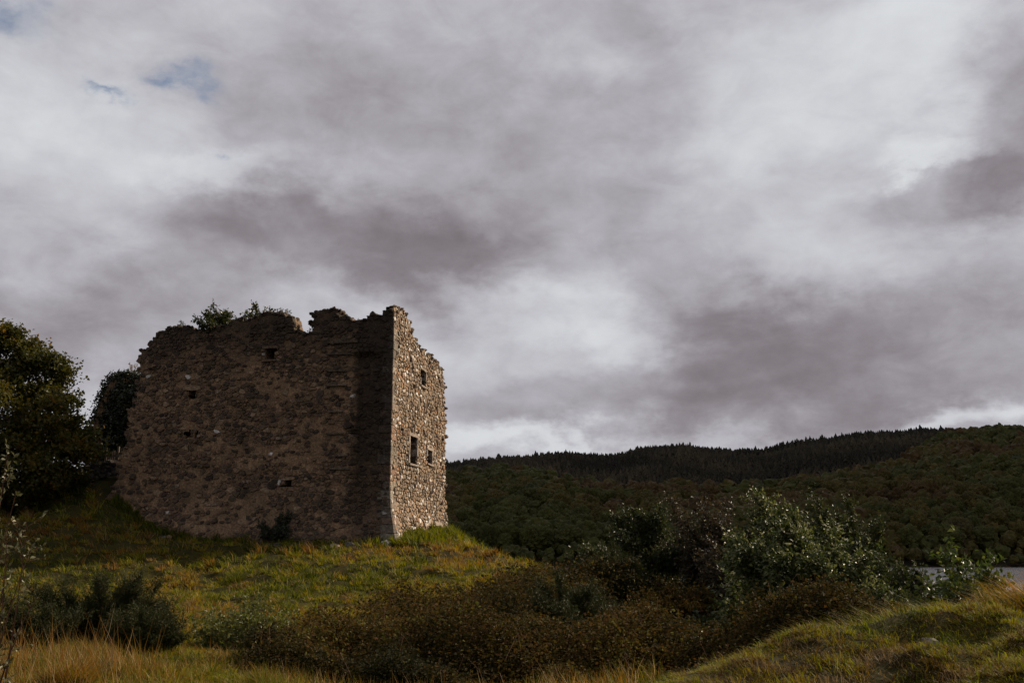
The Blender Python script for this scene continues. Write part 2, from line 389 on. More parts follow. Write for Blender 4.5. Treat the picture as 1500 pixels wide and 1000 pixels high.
M['wall_plant'] = leaf_mat('wall_plants', [(0, (.02, .028, .008)), (.6, (.045, .05, .014)), (1, (.09, .075, .02))], .4, .3, .4)
M['hill_soil'] = noise_mat('hill_soil', [(.3, (.014, .012, .007)), (.7, (.028, .022, .012))], .05, 6, .95, .2, .5)
M['conifer'] = leaf_mat('conifer_needles', [(0, (.014, .013, .009)), (.5, (.032, .027, .018)), (1, (.058, .046, .028))], .8, 0, .1)
for nm, a, b in (('wood_green', (.020, .022, .006), (.046, .046, .011)), ('wood_olive', (.026, .022, .006), (.058, .045, .010)), ('wood_russet', (.028, .018, .007), (.056, .035, .012))):
    b2 = tuple(c * 1.05 for c in b); M[nm] = leaf_mat(nm, [(0, a), (1, b2)], .7, .1, .1); M[nm + '_single'] = leaf_mat(nm + '_single', [(0, a), (1, b2)], .7, .1, .1)
    nt = M[nm + '_single'].node_tree; at = [n for n in nt.nodes if n.type == 'ATTRIBUTE'][0]; rp = [n for n in nt.nodes if n.type == 'VALTORGB'][0]; oi = nt.nodes.new('ShaderNodeObjectInfo'); ma = nt.nodes.new('ShaderNodeMath'); ma.operation = 'MULTIPLY_ADD'
    ma2 = nt.nodes.new('ShaderNodeMath'); ma2.operation = 'MULTIPLY_ADD'; nt.links.new(oi.outputs['Random'], ma.inputs[0]); ma.inputs[1].default_value = .7; ma.inputs[2].default_value = -.3; nt.links.new(at.outputs['Fac'], ma2.inputs[0]); ma2.inputs[1].default_value = .9; nt.links.new(ma.outputs[0], ma2.inputs[2]); nt.links.new(ma2.outputs[0], rp.inputs[0])

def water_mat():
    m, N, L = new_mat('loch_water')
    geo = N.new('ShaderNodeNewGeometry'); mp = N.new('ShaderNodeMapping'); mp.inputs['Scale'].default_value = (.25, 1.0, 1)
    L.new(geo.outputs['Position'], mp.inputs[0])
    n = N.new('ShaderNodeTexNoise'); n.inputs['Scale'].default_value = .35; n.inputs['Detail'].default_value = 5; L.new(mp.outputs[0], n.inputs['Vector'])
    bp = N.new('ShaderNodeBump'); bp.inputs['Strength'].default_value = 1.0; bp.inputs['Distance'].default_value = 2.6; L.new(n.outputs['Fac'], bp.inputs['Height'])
    p = N.new('ShaderNodeBsdfPrincipled'); p.inputs['Base Color'].default_value = (.20, .183, .178, 1); p.inputs['Roughness'].default_value = .22  # pale base colour stands in for sky the ripples should reflect
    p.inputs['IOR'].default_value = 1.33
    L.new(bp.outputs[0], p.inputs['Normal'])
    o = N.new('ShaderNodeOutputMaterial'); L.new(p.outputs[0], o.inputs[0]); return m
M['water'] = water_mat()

# ------------------------------------------------------------------ terrain
LOCH = EYE[2] - 9.6
ctrl = [pix(*c) for c in [
    (566, 797, 55), (663, 789, 70), (400, 792, 57), (255, 775, 58.5), (180, 702, 59.5), (150, 697, 61), (90, 715, 60), (20, 745, 56),
    (20, 832, 46), (200, 848, 46), (400, 832, 48), (560, 803, 53), (470, 812, 52), (110, 775, 52), (300, 800, 53),
    (600, 815, 50), (560, 830, 45.5), (470, 838, 46), (640, 830, 48), (560, 866, 41), (640, 880, 38), (400, 886, 36), (200, 892, 30), (60, 880, 30), (300, 955, 20), (600, 905, 32), (690, 806, 58), (755, 828, 51),
    (880, 850, 42), (1000, 875, 36), (1100, 925, 28), (700, 985, 20), (600, 1010, 15), (300, 1005, 13), (0, 1000, 12), (0, 940, 18),
    (820, 1010, 17), (950, 1000, 20), (1040, 1040, 13), (1060, 1015, 11),
    (1110, 957, 9.5), (1160, 928, 9.8), (1200, 916, 10), (1300, 908, 10.5), (1400, 906, 11), (1480, 884, 11.2), (1560, 872, 11.6), (1500, 990, 7.5), (1300, 975, 8.2), (1200, 1000, 7.6),
    (1250, 945, 14), (1400, 950, 16), (1250, 905, 28), (1400, 930, 26)]]
ctrl += [np.array(c, float) for c in [
    (0, 0, 0), (-8, 2, -.1), (8, 2, .3), (-5, 8, -.35), (3, 8, -.15), (0, -30, .2), (-40, -30, 1), (40, -30, .5), (-40, 15, 1.2), (-45, 45, 3), (-50, 75, 4), (40, 20, -1.5),
    (12, 38, -3.2), (24, 40, -5), (20, 60, -6.5), (0, 75, -2), (8, 64, -4), (-5, 95, -5), (-30, 85, 1.5), (-40, 120, -4), (0, 125, -9.3), (30, 90, -8.8), (55, 60, -8), (60, 20, -5), (60, 120, -10), (-90, 0, 3), (-90, 130, -6), (90, -30, -4), (90, 60, -10)]]
ctrl = np.array(ctrl)
def tps_fit(p, z, lam=0.15):
    n = len(p); d = np.linalg.norm(p[:, None] - p[None], axis=2)
    K = np.where(d > 0, d * d * np.log(np.maximum(d, 1e-9)), 0) + lam * n * np.eye(n) * .05
    P = np.c_[np.ones(n), p]
    A = np.zeros((n + 3, n + 3)); A[:n, :n] = K; A[:n, n:] = P; A[n:, :n] = P.T
    return np.linalg.solve(A, np.r_[z, 0, 0, 0])
TW = tps_fit(ctrl[:, :2], ctrl[:, 2])
def gh(x, y):
    x = np.atleast_1d(np.asarray(x, float)); y = np.atleast_1d(np.asarray(y, float)); n = len(ctrl)
    z = TW[n] + TW[n + 1] * x + TW[n + 2] * y
    for i in range(n):
        d2 = (x - ctrl[i, 0]) ** 2 + (y - ctrl[i, 1]) ** 2
        z = z + TW[i] * .5 * d2 * np.log(np.maximum(d2, 1e-12))
    z = np.clip(z, LOCH - 3, 12)
    far = np.clip((y - 14) / 20, 0.35, 1.15) * np.clip((75 - y) / 15, 0, 1)
    z = z + (np.abs(fbm(x * .55, y * .55, 3, 4) - .5) * 2 - .25) * -.62 * far + (fbm(x * 1.3, y * 1.3, 4, 3) - .5) * .34 * far + (fbm(x * .25, y * .25, 9, 2) - .5) * .3 * far
    near = np.clip((15 - y) / 3, 0, 1) * np.clip((x - 1.5) / 1.5, 0, 1)
    z = z + near * ((fbm(x * 1.4, y * 1.4, 71, 4) - .5) * .5 + (fbm(x * 4, y * 4, 72, 2) - .5) * .07)
    return z
def gz(x, y): return float(gh(x, y)[0])

def build_ground():
    def axis(a, b, lo, hi, fine, coarse):
        left = np.arange(a, lo, coarse); mid = np.arange(lo, hi, fine); right = np.arange(hi, b + coarse, coarse)
        return np.r_[left, mid, right]
    xs = axis(-150, 150, -34, 24, .25, 3.0); ys = np.r_[np.arange(-60, 5, 3.0), np.arange(5, 15, .14), np.arange(15, 64, .25), np.arange(64, 172, 3.0)]
    X, Y = np.meshgrid(xs, ys); Z = gh(X.ravel(), Y.ravel())
    nx, ny = len(xs), len(ys)
    i = (np.arange(ny - 1)[:, None] * nx + np.arange(nx - 1)).ravel()
    f = np.stack([i, i + 1, i + nx + 1, i + nx], 1)
    me = mesh_np('ground', np.c_[X.ravel(), Y.ravel(), Z], f, np.full(len(f), 4), smooth=True)
    link('ground', me, M['ground'], kind='structure', label='rough grassy ground rising to the castle mound', cat='ground')
build_ground()
def build_loch():
    r = 9000
    me = mesh_py('loch', [(-r, -r, LOCH), (r, -r, LOCH), (r, r, LOCH), (-r, r, LOCH)], [(0, 1, 2, 3)])
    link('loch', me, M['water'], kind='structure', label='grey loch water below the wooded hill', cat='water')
build_loch()

# ------------------------------------------------------------------ far hill with its woods
def lut(pts): 
    p = np.array(pts, float); return lambda x: np.interp(x, p[:, 0], p[:, 1])
SKY_L = lut([(-900, 770), (0, 765), (300, 742), (560, 692), (650, 676), (700, 670), (760, 668), (830, 660), (900, 662), (940, 650), (1000, 645), (1080, 655), (1115, 656), (1200, 641), (1280, 630), (1350, 625), (1500, 629), (1700, 640), (2400, 700)])
BND_L = lut([(-900, 790), (0, 785), (300, 765), (560, 715), (650, 702), (760, 700), (850, 716), (900, 722), (1000, 718), (1120, 722), (1180, 708), (1250, 698), (1330, 690), (1400, 668), (1500, 660), (1700, 665), (2400, 730)])
def zpx(py, Y, px):     # height at distance Y of a line of sight (approximate row to height for far things)
    v = (500 - py) / F
    return EYE[2] + Y * (math.sin(PITCH) + v * math.cos(PITCH)) / (math.cos(PITCH) - v * math.sin(PITCH))
def px_of(x, y): return 750 + F * (x / y) * math.cos(PITCH) * 1.03
Y_SH, Y_B, Y_R = 478.0, 800.0, 1080.0
def hz(x, y):
    px = px_of(x, y)
    z0 = LOCH - 1.5; z1 = zpx(BND_L(px) + 6, Y_B, px); z2 = zpx(SKY_L(px) + 16, Y_R, px)
    t = (y - Y_SH)
    zA = z0 + (z1 - z0) * np.clip(t / (Y_B - Y_SH), 0, 1) ** .93
    s = np.clip((y - Y_B) / (Y_R - Y_B), 0, 1)
    zB = z1 + (z2 - z1) * (1 - (1 - s) ** 1.35)
    zC = z2 - (np.maximum(y - Y_R, 0)) * .22
    z = np.where(y < Y_B, zA, np.where(y < Y_R, zB, zC))
    z = np.where(t < 0, LOCH - 1.5 + t * .05, z)
    return z + (fbm(x * .02, y * .02, 5, 3) - .5) * 8 * np.clip(t / 80, 0, 1)
def build_hill():
    us = np.linspace(-1.3, 1.3, 220); ys = np.r_[np.arange(440, 1120, 10), np.arange(1120, 2400, 80)]
    U, Yg = np.meshgrid(us, ys); X = U * Yg; Z = hz(X.ravel(), Yg.ravel())
    nx, ny = len(us), len(ys); i = (np.arange(ny - 1)[:, None] * nx + np.arange(nx - 1)).ravel()
    f = np.stack([i, i + 1, i + nx + 1, i + nx], 1)
    me = mesh_np('hill', np.c_[X.ravel(), Yg.ravel(), Z], f, np.full(len(f), 4), smooth=True)
    link('hill', me, M['hill_soil'], kind='structure', label='low dark hill beyond the loch', cat='hill')
build_hill()

def conifer_arrays(seed):
    r = np.random.default_rng(seed); v = []; f = []; k = 0; nt = 6; n = 8
    for t in range(nt):
        z0 = .12 + .80 * t / nt; z1 = z0 + .30 * (1 - .3 * t / nt); rad = .25 * (1 - t / nt) ** .8 + .03
        ang = np.arange(n) / n * 6.283 + r.uniform(0, 1); rr = rad * r.uniform(.5, 1.35, n)
        v.append(np.c_[np.cos(ang) * rr, np.sin(ang) * rr, z0 + r.uniform(-.05, .05, n)]); v.append([[r.normal() * .008, r.normal() * .008, min(z1, 1.0)]])
        f += [(k + j, k + (j + 1) % n, k + n) for j in range(n)]; k += n + 1
    return np.concatenate(v), np.array(f)
def build_conifers():
    var = [conifer_arrays(s) for s in range(10)]
    V = []; Fc = []; R = []; off = 0
    g = 4.2; pts = []
    for y in np.arange(Y_B - 20, Y_R + 40, g):
        x0, x1 = (520 - 750) / F * y, (1640 - 750) / F * y
        xs = np.arange(x0, x1, g); pts.append(np.c_[xs + rng.uniform(-2.2, 2.2, len(xs)), y + rng.uniform(-2.2, 2.2, len(xs))])
    pts = np.concatenate(pts); px = px_of(pts[:, 0], pts[:, 1])
    edge = Y_B + (fbm(pts[:, 0] * .012, pts[:, 0] * 0 + 2, 4, 3) - .5) * 90
    edge = edge + np.clip((px - 1330) / 150, 0, 1.3) * 260 + rng.normal(0, 16, len(pts))
    keep = (pts[:, 1] > edge) & (rng.random(len(pts)) < .93)
    pts = pts[keep]; z = hz(pts[:, 0], pts[:, 1])
    h = rng.uniform(8.0, 11.5, len(pts)) * (.8 + .4 * fbm(pts[:, 0] * .02, pts[:, 1] * .02, 8, 2)); h *= np.where(rng.random(len(pts)) < .06, rng.uniform(1.1, 1.3, len(pts)), 1)
    patch = fbm(pts[:, 0] * .012, pts[:, 1] * .02, 66, 4)
    for i in range(len(pts)):
        v, f = var[i % 10]; a = rng.uniform(0, 6.28); c, s = math.cos(a), math.sin(a)
        vv = np.c_[(v[:, 0] * c - v[:, 1] * s) * h[i], (v[:, 0] * s + v[:, 1] * c) * h[i], v[:, 2] * h[i]] + (pts[i, 0], pts[i, 1], z[i] - .5)
        V.append(vv); Fc.append(f + off); off += len(v); R.append(np.full(len(v), np.clip(patch[i] * 1.6 - .35 + rng.normal(0, .15), 0, 1)))
    me = mesh_np('conifer_plantation', np.concatenate(V), np.concatenate(Fc), np.full(sum(len(f) for f in Fc), 3), {'rnd': np.concatenate(R)})
    link('conifer_plantation', me, M['conifer'], kind='stuff', label='dark conifer plantation covering the top of the far hill', cat='forest')
build_conifers()

def ico(sub):
    t = (1 + 5 ** .5) / 2
    v = [unit(np.array(p, float)) for p in [(-1, t, 0), (1, t, 0), (-1, -t, 0), (1, -t, 0), (0, -1, t), (0, 1, t), (0, -1, -t), (0, 1, -t), (t, 0, -1), (t, 0, 1), (-t, 0, -1), (-t, 0, 1)]]
    f = [(0, 11, 5), (0, 5, 1), (0, 1, 7), (0, 7, 10), (0, 10, 11), (1, 5, 9), (5, 11, 4), (11, 10, 2), (10, 7, 6), (7, 1, 8), (3, 9, 4), (3, 4, 2), (3, 2, 6), (3, 6, 8), (3, 8, 9), (4, 9, 5), (2, 4, 11), (6, 2, 10), (8, 6, 7), (9, 8, 1)]
    for _ in range(sub):
        mid = {}; nf = []
        def mp(a, b):
            k = (min(a, b), max(a, b))
            if k not in mid: mid[k] = len(v); v.append(unit(v[a] + v[b]))
            return mid[k]
        for a, b, c in f:
            d, e, g = mp(a, b), mp(b, c), mp(c, a); nf += [(a, d, g), (b, e, d), (c, g, e), (d, e, g)]
        f = nf
    return np.array(v), np.array(f)
def build_shade_cloud():
    """added out of frame, between sun and far hill, to shade the hill"""
    v, f = ico(5); r = np.random.default_rng(3)
    d = unit(r.normal(size=(60, 3)) * (1, 1, .5)); am = r.uniform(.05, .22, 60); b = np.max(am * np.exp((v @ d.T - 1) * 14), 1)
    d2 = unit(r.normal(size=(300, 3))); b += np.max(np.exp((v @ d2.T - 1) * 160), 1) * .05
    p = v * (.9 + b)[:, None] * (760, 560, 170); p[:, 2] = np.where(p[:, 2] < 0, p[:, 2] * .35, p[:, 2])
    m, N, L = new_mat('shade_cloud'); di = N.new('ShaderNodeBsdfDiffuse'); di.inputs[0].default_value = (.85, .85, .85, 1); tr = N.new('ShaderNodeBsdfTranslucent'); tr.inputs[0].default_value = (.85, .85, .85, 1)
    mx = N.new('ShaderNodeMixShader'); mx.inputs[0].default_value = .4; L.new(di.outputs[0], mx.inputs[1]); L.new(tr.outputs[0], mx.inputs[2]); o = N.new('ShaderNodeOutputMaterial'); L.new(mx.outputs[0], o.inputs[0])
    off = 1500 / math.tan(SUN_EL); me = mesh_np('shade_cloud', p, f, np.full(len(f), 3), smooth=True)
    link('shade_cloud', me, m, kind='structure', label='broad heaped mass added out of frame to shade the far hill', cat='shade_cloud', loc=(330 + off * math.sin(SUN_AZ), 860 + off * math.cos(SUN_AZ), 1500.0))
build_shade_cloud()
def crown_arrays(seed, sub):
    """one closed broadleaf crown of unit height: billowing boughs with leafy roughness"""
    r = np.random.default_rng(seed); v, f = ico(sub); nl = 16
    d = unit(r.normal(size=(nl, 3)) + (0, 0, .3)); am = r.uniform(.12, .34, nl); wd = r.uniform(5, 12, nl)
    b = np.max(am * np.exp((v @ d.T - 1) * wd), 1)
    d2 = unit(r.normal(size=(90, 3))); b2 = np.max(np.exp((v @ d2.T - 1) * 60), 1) * .17
    rad = .60 + b + b2 + r.normal(0, .034 if sub > 2 else .06, len(v))
    p = v * rad[:, None] * (.50, .50, .60); p[:, 2] = np.where(p[:, 2] < -.1, -.1 + (p[:, 2] + .1) * .6, p[:, 2]); p[:, 2] += .52
    return p, f, np.clip(.5 + (b2 - .04) * 4 + r.normal(0, .16, len(v)), 0, 1)
FG = lut([(600, 785), (655, 785), (760, 822), (880, 815), (900, 760), (950, 742), (1000, 735), (1060, 728), (1120, 715), (1160, 735), (1220, 725), (1260, 745), (1330, 805), (1350, 818), (1390, 800), (1500, 832)])
def build_broadleaf():
    var = [crown_arrays(50 + s, 4) for s in range(12)]; var2 = [crown_arrays(50 + s, 2) for s in range(12)]
    g = 6.1; pts = []
    for y in np.arange(Y_SH + 8, Y_R + 10, g):
        x0, x1 = (560 - 750) / F * y, (1620 - 750) / F * y
        xs = np.arange(x0, x1, g); pts.append(np.c_[xs + rng.uniform(-3, 3, len(xs)), y + rng.uniform(-3, 3, len(xs))])
    pts = np.concatenate(pts); px = px_of(pts[:, 0], pts[:, 1])
    edge = Y_B - 2 + (fbm(pts[:, 0] * .012, pts[:, 0] * 0 + 2, 4, 3) - .5) * 90 + np.clip((px - 1330) / 150, 0, 1.3) * 260 + rng.normal(0, 14, len(pts))
    keep = pts[:, 1] < edge; pts = pts[keep]; px = px[keep]; z = hz(pts[:, 0], pts[:, 1])
    n = len(pts); h = 5.5 + 9.0 * rng.random(n) ** 1.5; h = np.where(pts[:, 1] < Y_SH + 26, rng.uniform(4, 8, n), h)
    hue = fbm(pts[:, 0] * .016, pts[:, 1] * .016, 21, 3) + rng.normal(0, .07, n)
    kind = np.where(hue > .70, 2, np.where(hue > .50, 1, 0))
    kind = np.where((pts[:, 1] > edge[keep] - 45) & (rng.random(n) < .2), 2, kind)
    py = 800 - (z + h - EYE[2]) / pts[:, 1] * F
    seen = (py < FG(px) - 3) & (px > 664) & (px < 1500)
    # the nearest ones that show largest become trees of their own
    gain = np.where(seen, h / pts[:, 1], 0); single = set(np.argsort(-gain)[:300].tolist())
    mats = ['wood_green', 'wood_olive', 'wood_russet']
    labels = ['dull green round-crowned tree in the wood across the loch', 'olive brown round-crowned tree in the wood across the loch', 'russet round-crowned tree in the wood across the loch']
    meshes = {}
    V = [[], [], []]; Fc = [[], [], []]; R = [[], [], []]; off = [0, 0, 0]
    for i in range(n):
        k = int(kind[i]); q = i % 12; v, f, rr = var[q]; w = rng.uniform(.85, 1.3); a = rng.uniform(0, 6.28)
        if i in single:
            if (q, k) not in meshes:
                tv = Acc(); tv.tube([(0, 0, -.05), (.01, 0, .3), (0, .01, .55)], [.03, .025, .012], 5)
                nv = tv.v[0]; tf = tv.f
                vv = np.concatenate([v, nv]); ff = list(f.ravel()) + [j + len(v) for t in tf for j in t]
                me = mesh_np('broadleaf_tree', vv, ff, [3] * len(f) + [len(t) for t in tf], {'rnd': np.r_[rr, np.full(len(nv), .5)]})
                me.materials.append(M[mats[k] + '_single']); me.materials.append(M['bark'])
                mi = np.zeros(len(me.polygons), np.int32); mi[len(f):] = 1; me.polygons.foreach_set('material_index', mi)
                meshes[(q, k)] = me
            zn = 'on the loch shore' if pts[i, 1] < Y_SH + 26 else 'just under the conifer edge' if pts[i, 1] > edge[keep][i] - 30 else 'low on the far slope' if pts[i, 1] < 560 else 'at mid height of the far slope' if pts[i, 1] < 680 else 'high on the far slope'
            lb = ('tall ' if h[i] > 11.5 else 'small ' if h[i] < 9.5 else 'middling ') + ('spreading ' if w > 1.15 else 'narrow ' if w < .98 else '') + ['dull green', 'olive brown', 'russet'][k] + ' tree ' + zn
            o = link('broadleaf_tree', meshes[(q, k)], label=lb, cat='tree', group=lb.replace(' tree ', ' trees '), loc=(pts[i, 0], pts[i, 1], z[i]))
            o.scale = (h[i] * w, h[i] * w, h[i]); o.rotation_euler = (0, 0, a)
        else:
            c, s = math.cos(a), math.sin(a); hh = h[i]; v, f, rr = var2[q]
            vv = np.c_[(v[:, 0] * c - v[:, 1] * s) * hh * w, (v[:, 0] * s + v[:, 1] * c) * hh * w, v[:, 2] * hh] + (pts[i, 0], pts[i, 1], z[i])
            V[k].append(vv); Fc[k].append(f + off[k]); off[k] += len(v); R[k].append(np.clip(rr * .9 + rng.uniform(-.3, .4), 0, 1))
    allv = []; allf = []; allr = []; mi = []; o_ = 0
    for k in range(3):
        if not V[k]: continue
        v = np.concatenate(V[k]); f = np.concatenate(Fc[k]) + o_; allv.append(v); allf.append(f); allr.append(np.concatenate(R[k])); mi.append(np.full(len(f), k)); o_ += len(v)
    f = np.concatenate(allf)
    me = mesh_np('broadleaf_wood', np.concatenate(allv), f, np.full(len(f), 3), {'rnd': np.concatenate(allr)})
    for m_ in mats: me.materials.append(M[m_])
    me.polygons.foreach_set('material_index', np.concatenate(mi).astype(np.int32))
    link('broadleaf_wood', me, kind='stuff', label='mixed broadleaf wood on the lower slope of the far hill', cat='wood')
    print('broadleaf', n)
build_broadleaf()

# ------------------------------------------------------------------ the castle ruin
def face_sh(px, py, U, Nn):
    d = ray(px, py); t = np.dot(C0 - EYE, Nn) / np.dot(d, Nn); p = EYE + d * t
    return float(np.dot(p - C0, U)), float(p[2] - ZB)

def clip_half(poly, ids, nx, ny, c, nid):
    out = []; oid = []; n = len(poly)
    for i in range(n):
        a = poly[i]; b = poly[(i + 1) % n]; da = nx * a[0] + ny * a[1] - c; db = nx * b[0] + ny * b[1] - c
        if da <= 0:
            out.append(a); oid.append(ids[i])
            if db > 0:
                t = da / (da - db); out.append((a[0] + (b[0] - a[0]) * t, a[1] + (b[1] - a[1]) * t)); oid.append(nid)
        elif db <= 0:
            t = da / (da - db); out.append((a[0] + (b[0] - a[0]) * t, a[1] + (b[1] - a[1]) * t)); oid.append(ids[i])
    return out, oid
def voronoi(rect, cw, ch, seed, size_fn=None):
    r = random.Random(seed); x0, y0, x1, y1 = rect; seeds = []; asp = cw / ch
    y = y0; row = 0
    while y < y1:
        hh = ch * r.uniform(.65, 1.4); x = x0 - r.uniform(0, cw)
        while x < x1 + cw:
            ww = cw * (r.uniform(.45, 1.0) if r.random() < .6 else r.uniform(1.0, 1.9))
            sx, sy = x + ww / 2, y + hh / 2 + r.uniform(-.42, .42) * hh
            if x0 < sx < x1 and y0 < sy < y1: seeds.append((sx, sy))
            x += ww
        y += hh; row += 1
    seeds = [q for q in seeds if r.random() > .2]; n = len(seeds); cell = cw * 1.3; bins = {}
    for i, (a, b) in enumerate(seeds): bins.setdefault((int(a // cell), int(b // cell)), []).append(i)
    cells = []
    for i, (a, b) in enumerate(seeds):
        poly = [(max(x0, a - 3 * cw), max(y0, b - 3 * cw)), (min(x1, a + 3 * cw), max(y0, b - 3 * cw)), (min(x1, a + 3 * cw), min(y1, b + 3 * cw)), (max(x0, a - 3 * cw), min(y1, b + 3 * cw))]
        ids = [-1] * 4; bi, bj = int(a // cell), int(b // cell); nb = []
        for p in range(bi - 2, bi + 3):
            for q in range(bj - 2, bj + 3):
                for j in bins.get((p, q), ()):
                    if j != i:
                        dx = seeds[j][0] - a; dy = (seeds[j][1] - b) * asp; d2 = dx * dx + dy * dy
                        if d2 < (3.2 * cw) ** 2: nb.append((d2, j))
        nb.sort()
        for d2, j in nb[:30]:
            sx, sy = seeds[j]; nx = sx - a; ny = (sy - b) * asp * asp
            c = nx * (a + sx) / 2 + ny * (b + sy) / 2
            poly, ids = clip_half(poly, ids, nx, ny, c, j)
            if len(poly) < 3: break
        cells.append((poly, ids))
    return seeds, cells

def make_cube_faces():
    ix = {}; 
    for x in (-1, 0, 1):
        for y in (-1, 0, 1):
            for z in (-1, 0, 1):
                if (x, y, z) != (0, 0, 0): ix[(x, y, z)] = len(ix)
    f = []
    for ax in range(3):
        for sg in (-1, 1):
            for i in (-1, 0):
                for j in (-1, 0):
                    q = []
                    for a, b in ((i, j), (i + 1, j), (i + 1, j + 1), (i, j + 1)):
                        p = [0, 0, 0]; p[ax] = sg; p[(ax + 1) % 3] = a; p[(ax + 2) % 3] = b; q.append(ix[tuple(p)])
                    f.append(tuple(q if sg > 0 else q[::-1]))
    return f
cube_faces = make_cube_faces()
castle = thing('castle_ruin', 'roofless square stone castle ruin with broken wall tops on a grassy mound', 'castle', (C0[0], C0[1], ZB))
CO = np.array([C0[0], C0[1], ZB])
def batter(h): return .62 * np.clip((3.2 - np.asarray(h, float)) / 3.2, 0, 1.5) ** 1.7

def wall_face(tag, U, Nn, outline, cw, ch, seed, holes, off_fn, thick, mortar, stone_m, joint, proud, n_single, rnd_fn, stones=True, skip_edge0=True):
    xs = [p[0] for p in outline]; ys = [p[1] for p in outline]
    rect = (0.0 if skip_edge0 else min(xs), min(ys), max(xs) + .3, max(ys) + .3)
    seeds, cells = voronoi(rect, cw, ch, seed)
    sa = np.array(seeds); jit = (np.c_[fbm(sa[:, 0] * 2.1, sa[:, 1] * 2.1, seed, 2), fbm(sa[:, 0] * 2.1, sa[:, 1] * 2.1, seed + 7, 2)] - .5) * .3
    alive = in_poly(sa[:, 0] + jit[:, 0], sa[:, 1] + jit[:, 1], outline)
    def W(s, h, d):
        s = np.asarray(s, float); h = np.asarray(h, float)
        o = batter(h) + off_fn(s, h) + d
        return (C0 - CO) + s[..., None] * U + (ZB + h)[..., None] * UP + o[..., None] * Nn
    # cut window holes
    for i in range(len(cells)):
        if not alive[i]: continue
        poly, ids = cells[i]
        for (s0, h0, s1, h1) in holes:
            px0 = min(p[0] for p in poly); px1 = max(p[0] for p in poly); py0 = min(p[1] for p in poly); py1 = max(p[1] for p in poly)
            if px1 <= s0 or px0 >= s1 or py1 <= h0 or py0 >= h1: continue
            best = None
            for (nx, ny, c) in ((1, 0, s0), (-1, 0, -s1), (0, 1, h0), (0, -1, -h1)):
                q, qi = clip_half(poly, ids, nx, ny, c, -2)
                if len(q) < 3: continue
                ar = abs(sum(q[k][0] * q[(k + 1) % len(q)][1] - q[(k + 1) % len(q)][0] * q[k][1] for k in range(len(q)))) / 2
                if best is None or ar > best[0]: best = (ar, q, qi)
            if best is None or best[0] < .004: alive[i] = False; break
            poly, ids = best[1], best[2]
        cells[i] = (poly, ids)
    r = random.Random(seed + 1)
    V = []; Fc = []; n = 0; rr = []; caps = []
    for i, (poly, ids) in enumerate(cells):
        if not alive[i] or len(poly) < 3: continue
        P = np.array(poly); m = len(P); d = -.02 + .0 * r.random()
        fr = W(P[:, 0], P[:, 1], d); bk = fr - Nn * (thick(P[:, 0], P[:, 1]) + (fr - (C0 - CO)) @ Nn)[:, None]
        cen = W(np.array([P[:, 0].mean()]), np.array([P[:, 1].mean()]), d + r.uniform(-.02, .03))
        V += [fr, bk, cen]; x = r.random(); rr += [x] * (2 * m + 1)
        for k in range(m):
            Fc.append((n + k, n + (k + 1) % m, n + 2 * m))
            j = ids[k]
            bound = (j == -2) or (j == -1 and not (skip_edge0 and abs(P[k][0]) < 1e-6 and abs(P[(k + 1) % m][0]) < 1e-6)) or (j >= 0 and not alive[j])
            if bound and j >= 0 and stones and abs(P[k][0] - P[(k + 1) % m][0]) > .05 and P[:, 1].mean() < (P[k][1] + P[(k + 1) % m][1]) / 2: caps.append(((P[k] + P[(k + 1) % m]) / 2, abs(P[k][0] - P[(k + 1) % m][0])))
            if bound: Fc.append((n + k, n + m + k, n + m + (k + 1) % m, n + (k + 1) % m))
        Fc.append(tuple(n + m + k for k in range(m)))
        n += 2 * m + 1
    me = mesh_py(tag, np.concatenate(V), Fc, {'rnd': rr})
    wall = link('wall', me, mortar, castle)
    if not stones: return wall, W, seeds, alive
    # stones
    items = []
    for i, (poly, ids) in enumerate(cells):
        if not alive[i] or len(poly) < 3: continue
        P = np.array(poly); c = P.mean(0)
        ar = abs(np.sum(P[:, 0] * np.roll(P[:, 1], -1) - np.roll(P[:, 0], -1) * P[:, 1])) / 2
        if ar < .006: continue
        drop = rnd_fn(c[0], c[1], r)
        if drop is None: continue
        rad = math.sqrt(ar / math.pi); k = max(.55, 1 - joint * r.uniform(.5, 1.6) / rad)
        Q = c + (P - c) * k
        nxt = np.roll(Q, -1, 0); a1 = r.uniform(.14, .26)
        R_ = np.stack([Q + (nxt - Q) * a1, Q + (nxt - Q) * (1 - a1)], 1).reshape(-1, 2)
        R_ = R_ + np.array([[r.uniform(-1, 1), r.uniform(-1, 1)] for _ in R_]) * rad * .05
        m = len(R_); p = proud * r.uniform(.2, 1.7) * (1 + (r.random() < .06) * 1.2)
        tl = np.array([r.uniform(-.35, .35), r.uniform(-.35, .35)]) * p / rad
        ring2 = c + (R_ - c) * r.uniform(.74, .9)
        def lvl(A, z): return W(A[:, 0], A[:, 1], z + (A - c) @ tl)
        vs = np.concatenate([lvl(R_, -.07), lvl(R_, p * .45), lvl(ring2, p * .92), lvl(c[None], p)])
        fs = []
        for q in range(m):
            w = (q + 1) % m
            fs += [(q, w, m + w, m + q), (m + q, m + w, 2 * m + w, 2 * m + q), (2 * m + q, 2 * m + w, 3 * m)]
        items.append((ar, vs, fs, drop))
    items.sort(key=lambda t: -t[0])
    for ar, vs, fs, x in items[:n_single]:
        c = vs.mean(0); me = mesh_py('stone', vs - c, fs, {'rnd': [x] * len(vs)})
        link('stone', me, stone_m, wall, loc=tuple(c))
    A = Acc()
    for ar, vs, fs, x in items[n_single:]: A.add(vs, fs, x)
